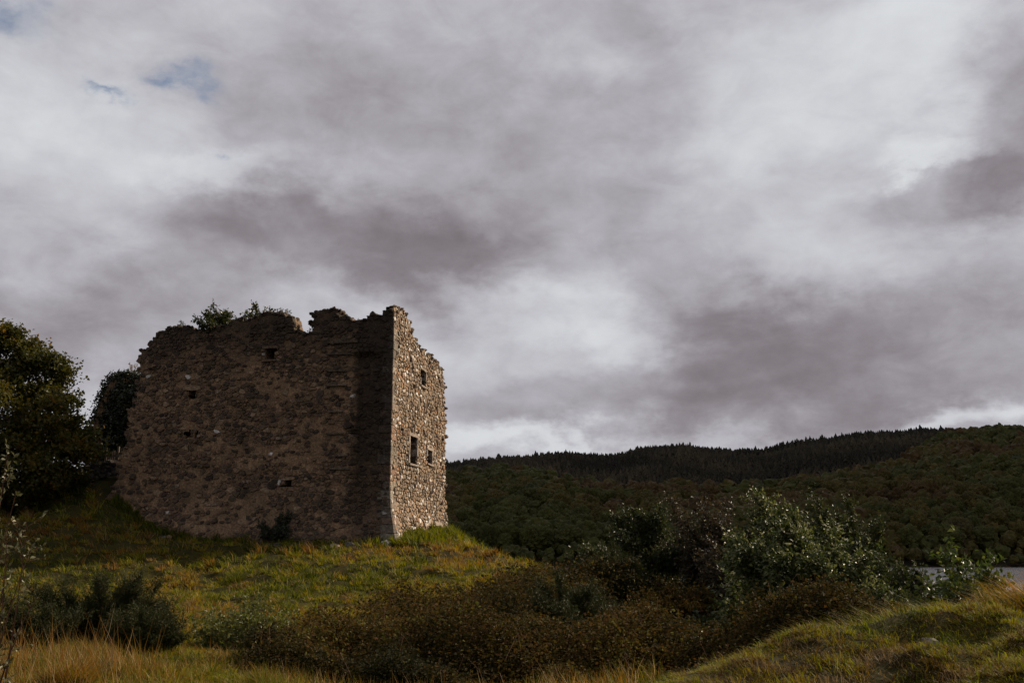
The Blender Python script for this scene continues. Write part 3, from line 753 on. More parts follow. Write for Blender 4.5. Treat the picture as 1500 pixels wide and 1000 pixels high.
    for (q, wd) in caps:
        for d in np.arange(-.1, -float(thick(q[0], q[1])) + .05, -.34):
            sz = np.array([wd * r.uniform(.4, .75), .2 * r.uniform(.7, 1.2), .10 * r.uniform(.5, 1.6)])
            sp = unit(np.array([(x, y, z) for x in (-1, 0, 1) for y in (-1, 0, 1) for z in (-1, 0, 1) if (x, y, z) != (0, 0, 0)], float))
            ce = W(np.array([q[0] + r.uniform(-.08, .08)]), np.array([q[1] - .02]), np.array([d + r.uniform(-.1, .1)]))[0]
            a = r.uniform(-.5, .5); sp = sp * (1 + np.array([r.uniform(-.18, .18) for _ in sp]))[:, None]; hull = cube_faces
            A.add(ce + (sp[:, :1] * sz[0]) * (U * math.cos(a) + Nn * math.sin(a)) + (sp[:, 1:2] * sz[1]) * (Nn * math.cos(a) - U * math.sin(a)) + sp[:, 2:] * sz[2] * UP, hull, min(.9, max(0, r.gauss(.35, .2))))
    link('rubble_stones', A.mesh('rubble_stones'), stone_m, wall, kind='stuff')
    return wall, W, seeds, alive

# left (shaded) face
L_px = [(568, 830), (568, 640), (574, 560), (581, 470), (583, 453), (562, 455), (556, 459), (545, 463), (534, 470), (527, 475), (518, 476), (515, 467), (499, 462), (494, 453), (480, 455), (460, 456), (458, 485), (447, 487), (435, 485),
        (434, 473), (430, 465), (420, 459), (388, 461), (370, 468), (345, 472), (318, 484), (300, 487), (284, 480), (258, 479), (238, 487), (222, 504), (209, 519), (205, 528), (208, 538), (207, 556), (203, 580), (197, 606), (193, 630), (186, 655), (176, 684), (168, 712), (160, 860)]
L_out = [face_sh(x, y, U_L, N_L) for x, y in L_px]
L_out[0] = (-.5, -3); L_out[1] = (-.5, 4); L_out[2] = (-.5, 8); L_out[3] = (-.5, L_out[3][1]); L_out[4] = (-.5, L_out[4][1]); L_out[-1] = (L_out[-1][0], -3)
s_rec = face_sh(523, 600, U_L, N_L)[0]; h_rec = face_sh(523, 521, U_L, N_L)[1]
def off_L(s, h):
    s = np.asarray(s, float); h = np.asarray(h, float)
    lowp = np.clip((s - s_rec) / .12, 0, 1); upp = np.clip(s / 1.2, 0, 1); k = np.clip((h - h_rec) / .15, 0, 1); k = np.maximum(k, 1 - np.clip(h / 2.2, 0, 1))
    return .34 * (lowp * (1 - k) + upp * k)
def hole(px0, py0, px1, py1, U, Nn):
    a = face_sh(px0, py0, U, Nn); b = face_sh(px1, py1, U, Nn)
    return (min(a[0], b[0]), min(a[1], b[1]), max(a[0], b[0]), max(a[1], b[1]))
L_holes = [hole(393, 512, 405, 528, U_L, N_L), hole(281, 573, 290, 585, U_L, N_L), hole(275, 633, 283, 641, U_L, N_L), hole(289, 634, 294, 639, U_L, N_L), hole(421, 703, 430, 713, U_L, N_L)]
def rnd_L(s, h, r):
    if r.random() < (.6 if float(fbm(np.array([s * .45]), np.array([h * .6]), 88, 3)[0]) > .53 else .12): return None
    x = min(.93, max(0, r.gauss(.45, .24)))
    if r.random() < .003: x = 1.0
    return x
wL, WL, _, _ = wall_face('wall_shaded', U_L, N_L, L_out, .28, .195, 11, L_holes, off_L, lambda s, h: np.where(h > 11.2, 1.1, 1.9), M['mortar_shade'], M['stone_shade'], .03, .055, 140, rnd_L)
# right (sunlit) face
R_px = [(566, 830), (575, 560), (583, 454), (590, 455), (597, 461), (601, 472), (604, 487), (609, 503), (616, 511), (627, 517), (638, 529), (647, 541), (650, 558), (651.5, 600), (652.5, 640), (652, 660), (653, 720), (656, 752), (660, 790), (662, 860)]
R_out = [face_sh(x, y, U_R, N_R) for x, y in R_px]
R_out[0] = (-.5, -3); R_out[1] = (-.5, 8); R_out[2] = (-.5, R_out[2][1])
s_end = face_sh(652.5, 640, U_R, N_R)[0]
R_out = [(min(s, s_end + .3), h) for s, h in R_out]; R_out[-1] = (s_end, -4); R_out[-2] = (s_end, 0); R_out[-3] = (s_end, 3); R_out[-4] = (s_end, 5)
R_wins = [hole(599.5, 638, 609, 681, U_R, N_R), hole(625, 658, 631.5, 680, U_R, N_R), hole(615.5, 541, 622, 568, U_R, N_R), hole(632, 769, 638, 777, U_R, N_R)]
print('right wall length', s_end, 'left', L_out[-2], 'windows', R_wins)
def rnd_R(s, h, r):
    x = min(.93, max(0, r.gauss(.52, .24)))
    if r.random() < .07: x = 1.0
    return x
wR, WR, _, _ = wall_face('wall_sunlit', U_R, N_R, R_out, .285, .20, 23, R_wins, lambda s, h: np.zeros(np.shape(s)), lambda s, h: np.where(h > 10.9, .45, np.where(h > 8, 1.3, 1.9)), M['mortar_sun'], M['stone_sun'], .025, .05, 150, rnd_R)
# back walls (lower, behind)
L_end = face_sh(200, 600, U_L, N_L)[0]
def back_wall(A0, U, Nn, ln, top, seed):
    """plain rubble wall of the far sides, as a ragged slab"""
    n = 24; ss = np.linspace(0, ln, n); hh = top + (fbm(ss * .6, ss * 0, seed, 3) - .5) * 2.4
    v = []; f = []
    for s, h in zip(ss, hh):
        p = A0 + U * s
        for d in (0, -1.8):
            for z in (-4.0, h): v.append(p + Nn * d + UP * z)
    for i in range(n - 1):
        a = i * 4; b = a + 4
        f += [(a, b, b + 1, a + 1), (a + 2, a + 3, b + 3, b + 2), (a + 1, b + 1, b + 3, a + 3)]
    f += [(0, 1, 3, 2), ((n - 1) * 4, (n - 1) * 4 + 2, (n - 1) * 4 + 3, (n - 1) * 4 + 1)]
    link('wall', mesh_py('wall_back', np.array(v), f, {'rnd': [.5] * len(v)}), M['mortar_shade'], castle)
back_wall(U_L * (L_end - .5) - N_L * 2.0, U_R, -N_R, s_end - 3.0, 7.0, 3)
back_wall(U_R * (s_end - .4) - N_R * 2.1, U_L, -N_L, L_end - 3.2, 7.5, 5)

# window dressings and their dark recesses
def window_set(W, U, Nn, win, fr, sill=True, label=None, jamb=True):
    s0, h0, s1, h1 = win; par = wR if W is WR else wL
    def blk(name, a, b, c, d, pr, rn):
        A = Acc(); q = np.array([(x, y) for x in np.linspace(a, b, 3) for y in np.linspace(c, d, 3)])
        j = rng.uniform(-.035, .035, (9, 2)); q = q + j
        fr_ = W(q[:, 0], q[:, 1], pr + rng.uniform(-.012, .012, 9)); bk = W(q[:, 0], q[:, 1], np.full(9, -.3))
        vs = np.concatenate([fr_, bk]); fs = []
        for x in range(2):
            for y in range(2): fs.append((x * 3 + y, (x + 1) * 3 + y, (x + 1) * 3 + y + 1, x * 3 + y + 1))
        ring = [0, 3, 6, 7, 8, 5, 2, 1]
        for k in range(8): fs.append((ring[k], 9 + ring[k], 9 + ring[(k + 1) % 8], ring[(k + 1) % 8]))
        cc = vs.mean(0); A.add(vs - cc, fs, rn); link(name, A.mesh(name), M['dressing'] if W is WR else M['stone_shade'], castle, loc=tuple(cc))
    blk('lintel', s0 - fr * 1.6, s1 + fr * 1.6, h1, h1 + fr * 1.2, .10, .8)
    if sill: blk('sill', s0 - fr * 1.3, s1 + fr * 1.3, h0 - fr * .8, h0, .16, .55)
    if jamb:
        nb = max(2, int((h1 - h0) / .5))
        for k in range(nb):
            a = h0 + (h1 - h0) * k / nb + .008; b = h0 + (h1 - h0) * (k + 1) / nb - .008
            if rng.random() > .25: blk('jamb_stone', s0 - fr * (1.0 if k % 2 else 1.6), s0, a, b, .09, .55 + .4 * rng.random())
            if rng.random() > .25: blk('jamb_stone', s1, s1 + fr * (1.6 if k % 2 else 1.0), a, b, .09, .45 + .4 * rng.random())
    # closed back of the opening
    q = np.array([(s0 - .1, h0 - .1), (s1 + .1, h0 - .1), (s1 + .1, h1 + .1), (s0 - .1, h1 + .1)])
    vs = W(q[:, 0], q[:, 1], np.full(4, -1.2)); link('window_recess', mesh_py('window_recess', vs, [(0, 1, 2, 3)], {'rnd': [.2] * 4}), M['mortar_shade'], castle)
window_set(WR, U_R, N_R, R_wins[0], .17)
window_set(WR, U_R, N_R, R_wins[1], .13)
window_set(WR, U_R, N_R, R_wins[2], .12)
window_set(WR, U_R, N_R, R_wins[3], .2, sill=False, jamb=False)
window_set(WL, U_L, N_L, L_holes[0], .12, jamb=False)
window_set(WL, U_L, N_L, L_holes[1], .2, sill=False, jamb=False)
window_set(WL, U_L, N_L, L_holes[4], .12, sill=False, jamb=False)
for hL in (L_holes[2], L_holes[3]):
    q = np.array([(hL[0] - .1, hL[1] - .1), (hL[2] + .1, hL[1] - .1), (hL[2] + .1, hL[3] + .1), (hL[0] - .1, hL[3] + .1)])
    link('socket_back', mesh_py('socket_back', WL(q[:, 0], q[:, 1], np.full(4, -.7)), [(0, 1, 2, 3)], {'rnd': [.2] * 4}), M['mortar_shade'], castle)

# quoins up the sharp corner, alternately long on either face
h = -.6; k = 0; top_h = face_sh(583, 448, U_L, N_L)[1]
while h < top_h - .75:
    hh = random.uniform(.34, .56); la, lb = (random.uniform(.5, .7), random.uniform(.5, .7)) if k % 2 else (random.uniform(.3, .42), random.uniform(.9, 1.3))
    vs = []
    for z in (h + .015, h + hh - .015):
        o = float(batter(z)); e = .045 + random.uniform(-.012, .015)
        oc = -.30 * max(0, min(1, (h_rec - z) / .15)) * max(0, min(1, z / 3.0)) * 0
        A_ = N_L * (o + e + oc) + N_R * (o + e); B_ = U_R * lb + N_R * (o + e); D_ = U_L * la + N_L * (o + e + oc); E_ = U_R * lb - N_R * .3 + N_R * o; G_ = U_L * la - N_L * .5 + N_L * o; I_ = U_R * .3 + U_L * .3
        for p in (A_, B_, E_, I_, G_, D_): vs.append(p + UP * z + rng.uniform(-.012, .012, 3))
    fs = [tuple(range(6))[::-1], tuple(range(6, 12))] + [(i, (i + 1) % 6, 6 + (i + 1) % 6, 6 + i) for i in range(6)]
    vs = np.array(vs); c = vs.mean(0)
    link('quoin', mesh_py('quoin', vs - c, fs, {'rnd': [random.random()] * 12}), M['quoin'], castle, loc=tuple(c))
    h += hh; k += 1
# projecting slab ledges by the recess of the shaded face
for (x0, x1, y) in [(484, 527, 504), (482, 528, 521), (486, 510, 545), (484, 511, 566), (485, 506, 604), (483, 507, 636), (492, 513, 668), (487, 516, 687)]:
    a = face_sh(x0, y, U_L, N_L); b = face_sh(x1, y, U_L, N_L); s0, s1 = sorted((a[0], b[0])); hc = a[1]
    q = np.array([(s, z) for s in np.linspace(s0, s1, 5) for z in (hc - .05, hc + .05)]); q = q + rng.uniform(-.012, .012, q.shape)
    fr_ = WL(q[:, 0], q[:, 1], .16 + rng.uniform(-.02, .02, 10)); bk = WL(q[:, 0], q[:, 1], np.full(10, -.5)); vs = np.concatenate([fr_, bk]); c = vs.mean(0)
    fs = []
    for i in range(4):
        j = i * 2; fs += [(j, j + 2, j + 3, j + 1), (j, j + 10, j + 12, j + 2), (j + 1, j + 3, j + 13, j + 11)]
    fs += [(0, 1, 11, 10), (8, 18, 19, 9)]
    link('ledge', mesh_py('ledge', vs - c, fs, {'rnd': [random.random()] * 20}), M['ledge'], castle, loc=tuple(c))

# ------------------------------------------------------------------ loose stones
def lump(name, c, size, mat, label, seed, rnd=.5, flat=.7):
    r = np.random.default_rng(seed); v = []; f = []; n = 5
    import itertools
    idx = {}
    def vid(p):
        key = tuple(np.round(p, 4))
        if key not in idx:
            idx[key] = len(v); d = unit(np.array(p)); q = np.array(p) * .35 + d * .75
            v.append(q)
        return idx[key]
    g = np.linspace(-1, 1, 4)
    for ax in range(3):
        for sg in (-1, 1):
            for i in range(3):
                for j in range(3):
                    quad = []
                    for (a, b) in ((i, j), (i + 1, j), (i + 1, j + 1), (i, j + 1)):
                        p = [0, 0, 0]; p[ax] = sg; p[(ax + 1) % 3] = g[a]; p[(ax + 2) % 3] = g[b]; quad.append(vid(p))
                    f.append(tuple(quad if sg > 0 else quad[::-1]))
    v = np.array(v); v += r.normal(0, .09, v.shape); v *= np.array([1, .8, flat]) * size
    o = link(name, mesh_py(name, v, f, {'rnd': [rnd] * len(v)}), mat, label=label, loc=tuple(c)); o.rotation_euler = (r.uniform(-.2, .2), r.uniform(-.2, .2), r.uniform(0, 6))
    return o
p = pix(568, 790, 54.2); p[2] = gz(p[0], p[1]) + .22
o = lump('boulder', p, .34, M['stone_sun'], 'pale boulder lying at the foot of the castle corner', 3, 1.0); o['category'] = 'boulder'
for i in range(14):
    a_ = random.uniform(.4, 12.5); q = C0 + U_L * a_ + N_L * random.uniform(.9, 2.6); sz = random.uniform(.10, .26)
    o = lump('fallen_stone', (q[0], q[1], gz(q[0], q[1]) + sz * .25), sz, M['stone_sun'] if i % 4 == 0 else M['bank_stone'], 'weathered stone fallen in the grass at the foot of the shaded wall', 500 + i, random.random(), .6); o['category'] = 'stone'; o['group'] = 'stones fallen at the foot of the shaded wall'
p = pix(1362, 952, 8.9); p[2] = gz(p[0], p[1]) + .03
p[2] += .05; o = lump('field_stone', p, .06, M['stone_sun'], 'small pale flat stone bedded in the right grassy bank', 5, .95, .45); o['category'] = 'stone'

# ------------------------------------------------------------------ plants: general builders
def shrub(name, label, cat, base, top, radius, nstem, ntwig, nleaf, ls, mat, bark, lean=(0, 0), ecc=1.0, low=.15, twig_len=.35, group=None, droop=0.0, flat=0.55, stem_r=.03, seed=0, part='foliage', tipbias=.0, tilt=(0, 0, 0), wr=.55, upr=.0):
    """stems grow from the base to points spread through an egg-shaped volume; twigs and leaves follow them"""
    global rng
    base = np.asarray(base, float); H = top; r = np.random.default_rng(1000 + seed)
    o = thing(name, label, cat, base, group)
    tg = unit(r.normal(size=(nstem, 3))) * (r.uniform(.35, 1, nstem) ** .5)[:, None]
    radius = radius * 1.12; tg = np.c_[tg[:, 0] * radius, tg[:, 1] * radius * ecc, H * (low + (1 - low) * (.5 + .5 * tg[:, 2]))]
    k = tg[:, 2] / H; tg[:, 0] += lean[0] * k ** 1.3 * H; tg[:, 1] += lean[1] * k ** 1.3 * H
    tg *= r.uniform(.82, 1.1, nstem)[:, None]
    A = Acc(); ts = np.linspace(0, 1, 7); P = []
    for s in range(nstem):
        b = np.array([r.normal(0, radius * .12), r.normal(0, radius * .12), -.1])
        mid = b + (tg[s] - b) * .5 + np.array([r.normal(0, .07), r.normal(0, .07), .16]) * H * .6
        pts = np.array([(1 - t) ** 2 * b + 2 * t * (1 - t) * mid + t * t * tg[s] for t in ts]); P.append(pts)
        A.tube(pts, stem_r * (1 - .85 * ts), 4, r.random())
    P = np.array(P)
    si = r.integers(0, nstem, ntwig); tt = r.uniform(.25, 1, ntwig) ** (.7 - tipbias) * 5.999; i0 = tt.astype(int); fr = (tt - i0)[:, None]
    org = P[si, i0] * (1 - fr) + P[si, i0 + 1] * fr; tan = unit(P[si, i0 + 1] - P[si, i0])
    td = unit(tan * .7 + unit(r.normal(size=(ntwig, 3))) * .9 + np.array([lean[0] * .9, lean[1] * .9, .25 + upr - droop]))
    tl = twig_len * r.uniform(.4, 1.25, ntwig)
    # twigs as slim three-sided strips
    w = stem_r * .16; sd = unit(np.cross(td, (.2, .3, .9))) * w; e = org + td * tl[:, None]; up_ = np.cross(td, sd)
    tv = np.stack([org + sd, org - sd * .5 + up_ * .9, org - sd * .5 - up_ * .9, e], 1).reshape(-1, 3); i = np.arange(ntwig)[:, None] * 4
    tf = (i + np.array([[0, 1, 3, 1, 2, 3, 2, 0, 3]])).ravel().reshape(-1, 3)
    A.add(tv, [tuple(q) for q in tf], .5)
    link('stem', A.mesh('stem'), bark, o)
    li = np.repeat(np.arange(ntwig), nleaf); n = len(li); t = r.uniform(.1, 1.05, n)
    pos = org[li] + td[li] * (tl[li] * t)[:, None] + r.normal(0, .012, (n, 3))
    ld = unit(td[li] * .6 + unit(r.normal(size=(n, 3))) * .9 + np.array([lean[0], lean[1], -droop]))
    nr = unit(unit(r.normal(size=(n, 3))) * flat + np.array([0, 0, 1.0]) * (1 - flat) + np.array(tilt))
    lln = ls * r.uniform(.6, 1.3, n); tw = r.random(ntwig)
    me = leaf_mesh(part, pos, ld, nr, lln, lln * wr, np.clip(.55 * tw[li] + .45 * r.random(n), 0, 1))
    link(part, me, mat, o)
    return o

def volume_leaves(pts, r, ls, mat, part, parent, outward=None, flat=.5):
    n = len(pts); d = unit(r.normal(size=(n, 3)) + (0, 0, -.2)); nr = unit(r.normal(size=(n, 3)) * flat + (0, 0, 1 - flat) + (0 if outward is None else outward))
    l = ls * r.uniform(.6, 1.35, n); cl = fbm(pts[:, 0] * 1.4 + pts[:, 2] * .7, pts[:, 1] * 1.4 + pts[:, 2] * .9, 77, 3)
    me = leaf_mesh(part, pts, d, nr, l, l * .8, np.clip(cl * 1.1 - .1 + r.normal(0, .16, n), 0, 1)); return link(part, me, mat, parent)

# ---- tree by the left edge
def left_tree():
    r = np.random.default_rng(5); Y = 57.0
    bx, by = pix(-95, 700, Y)[0], Y; bz = gz(bx, by); o = thing('sycamore_tree', 'spreading olive leaved tree standing left of the ivy clad wall', 'tree', (bx, by, bz)); B = np.array([bx, by, bz])
    lobes = [(-60, 560, 80, 0), (10, 525, 52, 1), (-10, 600, 75, -2), (55, 560, 46, 0), (60, 620, 55, -1), (95, 640, 38, .5), (20, 670, 60, -2), (-120, 620, 110, 0), (70, 585, 40, 1.5), (105, 668, 26, -1), (-40, 500, 50, .5), (-160, 540, 90, 1), (-60, 690, 80, -2), (5, 490, 22, 0), (80, 540, 20, 0), (122, 650, 16, 0), (40, 520, 22, .5), (50, 690, 34, -2.5)]
    C = np.array([pix(a, b, Y + d) - B for a, b, c, d in lobes]); Rr = np.array([c * Y / F for a, b, c, d in lobes])
    T = Acc(); topp = np.array([.3, .2, C[0][2] * .5])
    T.tube([(0, 0, -.4), (.05, .05, 1.2), (.15, .1, 2.6), topp], [.42, .34, .3, .24], 8)
    link('trunk', T.mesh('trunk', True), M['bark'], o)
    pts = []
    for c, R_ in zip(C, Rr):
        Lm = Acc(); b = np.array([.1, .1, r.uniform(1.6, topp[2])]); mid = (b + c) * .5 + (0, 0, .5)
        Lm.tube([b, mid, c], [.15, .09, .035], 5)
        nt = int(14 + 10 * R_); sub = c + unit(r.normal(size=(nt, 3))) * (R_ * r.uniform(.5, .98, nt))[:, None]
        for s in sub: Lm.tube([c * .75 + mid * .25, (c + s) * .5 + r.normal(0, .1, 3), s], [.04, .024, .008], 3)
        link('limb', Lm.mesh('limb'), M['bark'], o)
        for s in sub:
            k = int(r.uniform(60, 115) * (1 if R_ > 1 else .7)); sp = r.uniform(.26, .48)
            pts.append(s + r.normal(0, 1, (k, 3)) * (sp, sp, sp * .5))
    pts = np.concatenate(pts); volume_leaves(pts, r, .21, M['tree_leaf'], 'crown', o, flat=.65)
    print('tree leaves', len(pts))
left_tree()

# ---- ivy-clad remnant of wall behind the castle's left end
def ivy_wall():
    r = np.random.default_rng(9); Y = 65.0; c = pix(176, 700, Y); z0 = gz(c[0], Y); o = thing('ivy_clad_wall', 'rounded dark ivy smothered stump of wall behind the castle end', 'wall', (c[0], Y, z0))
    prof = [(136, 705), (136, 650), (140, 625), (147, 600), (156, 580), (163, 562), (172, 553), (190, 550), (215, 552), (240, 560), (240, 705)]
    q = np.array([pix(a, b, Y) for a, b in prof]) - np.array([c[0], Y, z0])
    q[0][2] = -1; q[-1][2] = -1
    n = len(q); inn = q.copy(); m_ = q.mean(0); inn = m_ + (q - m_) * .88
    vs = np.concatenate([inn + (0, -.8, 0), inn + (0, 1.6, 0)]); fs = [tuple(range(n)), tuple(range(2 * n - 1, n - 1, -1))] + [(i, i + n, (i + 1) % n + n, (i + 1) % n) for i in range(n)]
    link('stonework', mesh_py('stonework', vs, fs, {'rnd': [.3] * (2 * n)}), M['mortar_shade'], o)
    poly = [(a[0], a[2]) for a in q]; N_ = 26000
    x = r.uniform(q[:, 0].min(), q[:, 0].max(), N_); z = r.uniform(-1, q[:, 2].max() + .1, N_)
    ed = (fbm(x * 1.5, z * 1.5, 31, 3) - .5) * .7; ok = in_poly(x + ed * .5, z + ed, poly); x, z = x[ok], z[ok]
    y = -1.0 - (fbm(x * .9, z * .9, 33, 4) - .2) * 1.2 + r.normal(0, .08, len(x))
    pts = np.c_[x, y, z]
    # rounded shoulders: pull the front back towards the outline
    dist = np.min(np.linalg.norm(np.c_[x, z][:, None] - np.array(poly)[None], axis=2), 1); pts[:, 1] += np.clip(1 - dist / 1.6, 0, 1) * 1.1
    n2 = 5000; k = r.integers(1, n - 2, n2); t = r.random(n2)[:, None]; e = q[k] * (1 - t) + q[k + 1] * t; e = e + np.c_[r.normal(0, .14, n2), r.uniform(-1, 1.8, n2), r.normal(0, .14, n2)]
    pts = np.concatenate([pts, e]); volume_leaves(pts, r, .17, M['ivy'], 'ivy', o, np.array([0, -.8, .3]))
ivy_wall()

# ---- wooden gate and leaning palings in the gap by the castle end
def gate():
    Y = 61.0; a = pix(153, 690, Y); b = pix(171, 690, Y); zt = pix(160, 656, Y)[2]; z0 = min(gz(a[0], Y), a[2]); g = thing('wooden_gate', 'small weathered picket gate between two posts beside the ivy clad wall', 'gate', (a[0], Y, z0)); O = np.array([a[0], Y, z0])
    W_ = b[0] - a[0]; H = zt - z0
    for x in (0, W_):
        A = Acc(); A.box((x, 0, H * .5), (.06, .06, H * .5 + .1), jit=.01); link('post', A.mesh('post'), M['wood_grey'], g)
    for z in (.3 * H, .75 * H):
        A = Acc(); A.box((W_ / 2, .05, z), (W_ / 2, .025, .05), jit=.008); link('rail', A.mesh('rail'), M['wood_grey'], g)
    for i in range(5):
        A = Acc(); A.box((W_ * (i + 1) / 6, 0, H * .48), (.045, .014, H * .4 + random.uniform(-.08, .06)), jit=.008); link('slat', A.mesh('slat'), M['wood_grey'], g)
    p = pix(172, 688, 60.2); f = thing('leaning_palings', 'run of slanted wooden palings leaning on the castle end', 'fence', (p[0], p[1], p[2] - .3))
    n = 6
    for i in range(n):
        x0, y0 = 168 + i * 3.2, 690 - i * 3.0; x1, y1 = x0 + 7 + i * .8, 662 - i * 4.2
        s = pix(x0, y0, 60.2) - p + (0, 0, .3); e = pix(x1, y1, 60.2) - p + (0, 0, .3); A = Acc(); A.tube([s, (s + e) / 2, e], [.035, .035, .03], 4); link('paling', A.mesh('paling'), M['wood_grey'], f)
    A = Acc(); s = pix(167, 672, 60.2) - p + (0, .06, .3); e = pix(192, 646, 60.2) - p + (0, .06, .3); A.tube([s, e], [.03, .03], 4); link('rail', A.mesh('rail'), M['wood_grey'], f)
gate()

# ---- tumbled drystone wall below the gate
def drystone():
    c = pix(140, 706, 59.5); z0 = gz(c[0], c[1]); o = thing('drystone_wall', 'low tumbled drystone wall in shadow below the wooden gate', 'wall', (c[0], c[1], z0)); r = random.Random(4); k = 0
    for row in range(4):
        x = -1.6
        while x < 1.25 - row * .1:
            w = r.uniform(.22, .42); q = lump('stone', (x + w / 2, r.uniform(-.1, .1), .12 + row * .24 + .25 * (x + .3)), w * .62, M['bank_stone'], None, 300 + k, r.random(), .55); q.parent = o
            x += w; k += 1
drystone()

# ---- shrubs right of the mound
def on_ground(px, Y, dz=0.0):
    x = pix(px, 800, Y)[0]; return np.array([x, Y, gz(x, Y) + dz])
def put_shrub(name, label, cat, px, Y, py_top, half_px, **kw):
    b = on_ground(px, Y); top = pix(px, py_top, Y)[2] - b[2]
    return shrub(name, label, cat, b, top, half_px * Y / F, **kw)
GRP = None
put_shrub('sallow_bush', 'rounded green sallow bush with glinting leaves, next to the gorse on the bramble slope', 'bush', 955, 36, 740, 62, nstem=46, ntwig=4600, nleaf=8, ls=.10, tilt=(.2, -.15, 0), mat=M['sallow'], bark=M['twig_brown'], seed=1, twig_len=.42, lean=(-.10, 0), low=.05)
put_shrub('sallow_bush', 'thin brownish twiggy bush between the two green sallow bushes', 'bush', 1040, 35, 724, 58, nstem=50, ntwig=4400, nleaf=5, ls=.11, mat=M['sallow_brown'], bark=M['twig_brown'], seed=2, twig_len=.5, lean=(-.12, 0), low=.05, stem_r=.026)
put_shrub('sallow_bush', 'tall narrow dark bush rising behind the pale leaning bush', 'bush', 1128, 33, 714, 44, nstem=40, ntwig=3600, nleaf=8, ls=.095, tilt=(.2, -.15, 0), mat=M['sallow'], bark=M['twig_brown'], seed=3, twig_len=.42, lean=(-.08, 0), low=.05)
put_shrub('sallow_bush', 'broad dark bush with red brown tips sloping to the loch shore', 'bush', 1262, 31, 722, 66, nstem=60, ntwig=6000, nleaf=8, ls=.095, tilt=(.2, -.15, 0), mat=M['sallow'], bark=M['twig_brown'], seed=4, twig_len=.42, lean=(-.22, 0), low=.02)
put_shrub('pale_bush', 'big wind bent bush with shining pale leaves above the grassy bank', 'bush', 1215, 22, 742, 96, nstem=80, ntwig=9000, nleaf=9, ls=.095, tilt=(.25, -.15, 0), mat=M['pale_leaf'], bark=M['twig_brown'], seed=5, twig_len=.5, lean=(-.42, 0), low=.02, flat=.5)
put_shrub('alder_sapling', 'bright green broad leaved sapling in front of the loch water', 'sapling', 1412, 15, 782, 56, nstem=20, ntwig=330, nleaf=6, ls=.105, mat=M['alder'], bark=M['twig_brown'], seed=6, twig_len=.28, lean=(-.12, 0), low=.1, stem_r=.014)
def stray_twig():
    b = on_ground(1416, 15, .3); o = thing('arching_shoot', 'single bare shoot with one yellow leaf arching above the sapling', 'shoot', b); A = Acc()
    q = [np.zeros(3)] + [pix(x, y, 15) - b for x, y in ((1414, 830), (1416, 805), (1412, 788), (1406, 779), (1399, 776))]
    A.tube(q, [.008, .006, .005, .004, .003, .002], 4); link('stem', A.mesh('stem'), M['twig_brown'], o)
    link('leaf', leaf_mesh('leaf', np.array([q[-1], q[-1]]), np.array([(-1, .1, -.2), (-.6, -.3, .5)]), np.array([(0, -.6, .7), (.3, -.8, .4)]), .12, .08, .95), M['alder'], o)
stray_twig()
put_shrub('pale_bush', 'low glossy leaved shrub spilling over the dark bramble edge', 'bush', 1105, 24, 850, 50, nstem=30, ntwig=800, nleaf=6, ls=.13, mat=M['pale_leaf'], bark=M['twig_brown'], seed=8, twig_len=.4, lean=(-.2, 0), low=.02)
put_shrub('willow_scrub', 'low leafy scrub at the water edge below the sapling', 'bush', 1365, 19, 858, 40, nstem=26, ntwig=700, nleaf=6, ls=.12, mat=M['sallow'], bark=M['twig_brown'], seed=9, twig_len=.35, lean=(-.2, 0), low=.02)
put_shrub('sallow_bush', 'dark green bush filling the gap behind the twiggy brown bush', 'bush', 1000, 41, 762, 60, nstem=44, ntwig=3200, nleaf=7, ls=.11, mat=M['sallow'], bark=M['twig_brown'], seed=71, twig_len=.45, lean=(-.12, 0), low=.02)
put_shrub('sallow_bush', 'brown tinged bush crowding the foot of the tall narrow bush', 'bush', 1085, 31, 790, 52, nstem=44, ntwig=2800, nleaf=7, ls=.095, mat=M['sallow_brown'], bark=M['twig_brown'], seed=72, twig_len=.42, lean=(-.15, 0), low=.02)
put_shrub('sallow_bush', 'low dark bush trailing from the broad bush to the water', 'bush', 1322, 27, 815, 44, nstem=36, ntwig=2200, nleaf=7, ls=.09, mat=M['sallow'], bark=M['twig_brown'], seed=73, twig_len=.38, lean=(-.2, 0), low=.02)
put_shrub('pale_bush', 'lower wind blown bush with pale leaves beside the big pale one', 'bush', 1150, 25, 815, 58, nstem=44, ntwig=2600, nleaf=8, ls=.09, mat=M['pale_leaf'], bark=M['twig_brown'], seed=74, twig_len=.42, lean=(-.3, 0), low=.02, tilt=(.25, -.15, 0))
put_shrub('sallow_bush', 'small bush on the slope left of the rounded sallow', 'bush', 880, 40, 795, 34, nstem=30, ntwig=1500, nleaf=7, ls=.11, mat=M['sallow'], bark=M['twig_brown'], seed=75, twig_len=.42, lean=(-.12, 0), low=.02)
# ---- shrubs of the left foreground
put_shrub('rose_shrub', 'sprawling shrub with small bright green leaves in the lit grass', 'bush', 372, 21, 872, 70, nstem=40, ntwig=1000, nleaf=7, ls=.075, mat=M['bright_shrub'], bark=M['twig_red'], seed=11, twig_len=.4, low=.02, stem_r=.012)
b = on_ground(2, 8.0)
shrub('silver_sapling', 'slender red stemmed sapling with sparse silvery leaves in front of the gorse', 'sapling', b, pix(20, 655, 8.0)[2] - b[2], .26, nstem=11, ntwig=120, nleaf=6, ls=.045, mat=M['silver_leaf'], bark=M['twig_red'], seed=12, lean=(.06, 0), low=.3, twig_len=.15, stem_r=.015)
put_shrub('wall_foot_shrub', 'small dark shrub growing against the foot of the shaded wall', 'bush', 402, 55.0, 742, 22, nstem=20, ntwig=700, nleaf=6, ls=.12, mat=M['ivy'], bark=M['twig_brown'], seed=13, twig_len=.35, low=.02)
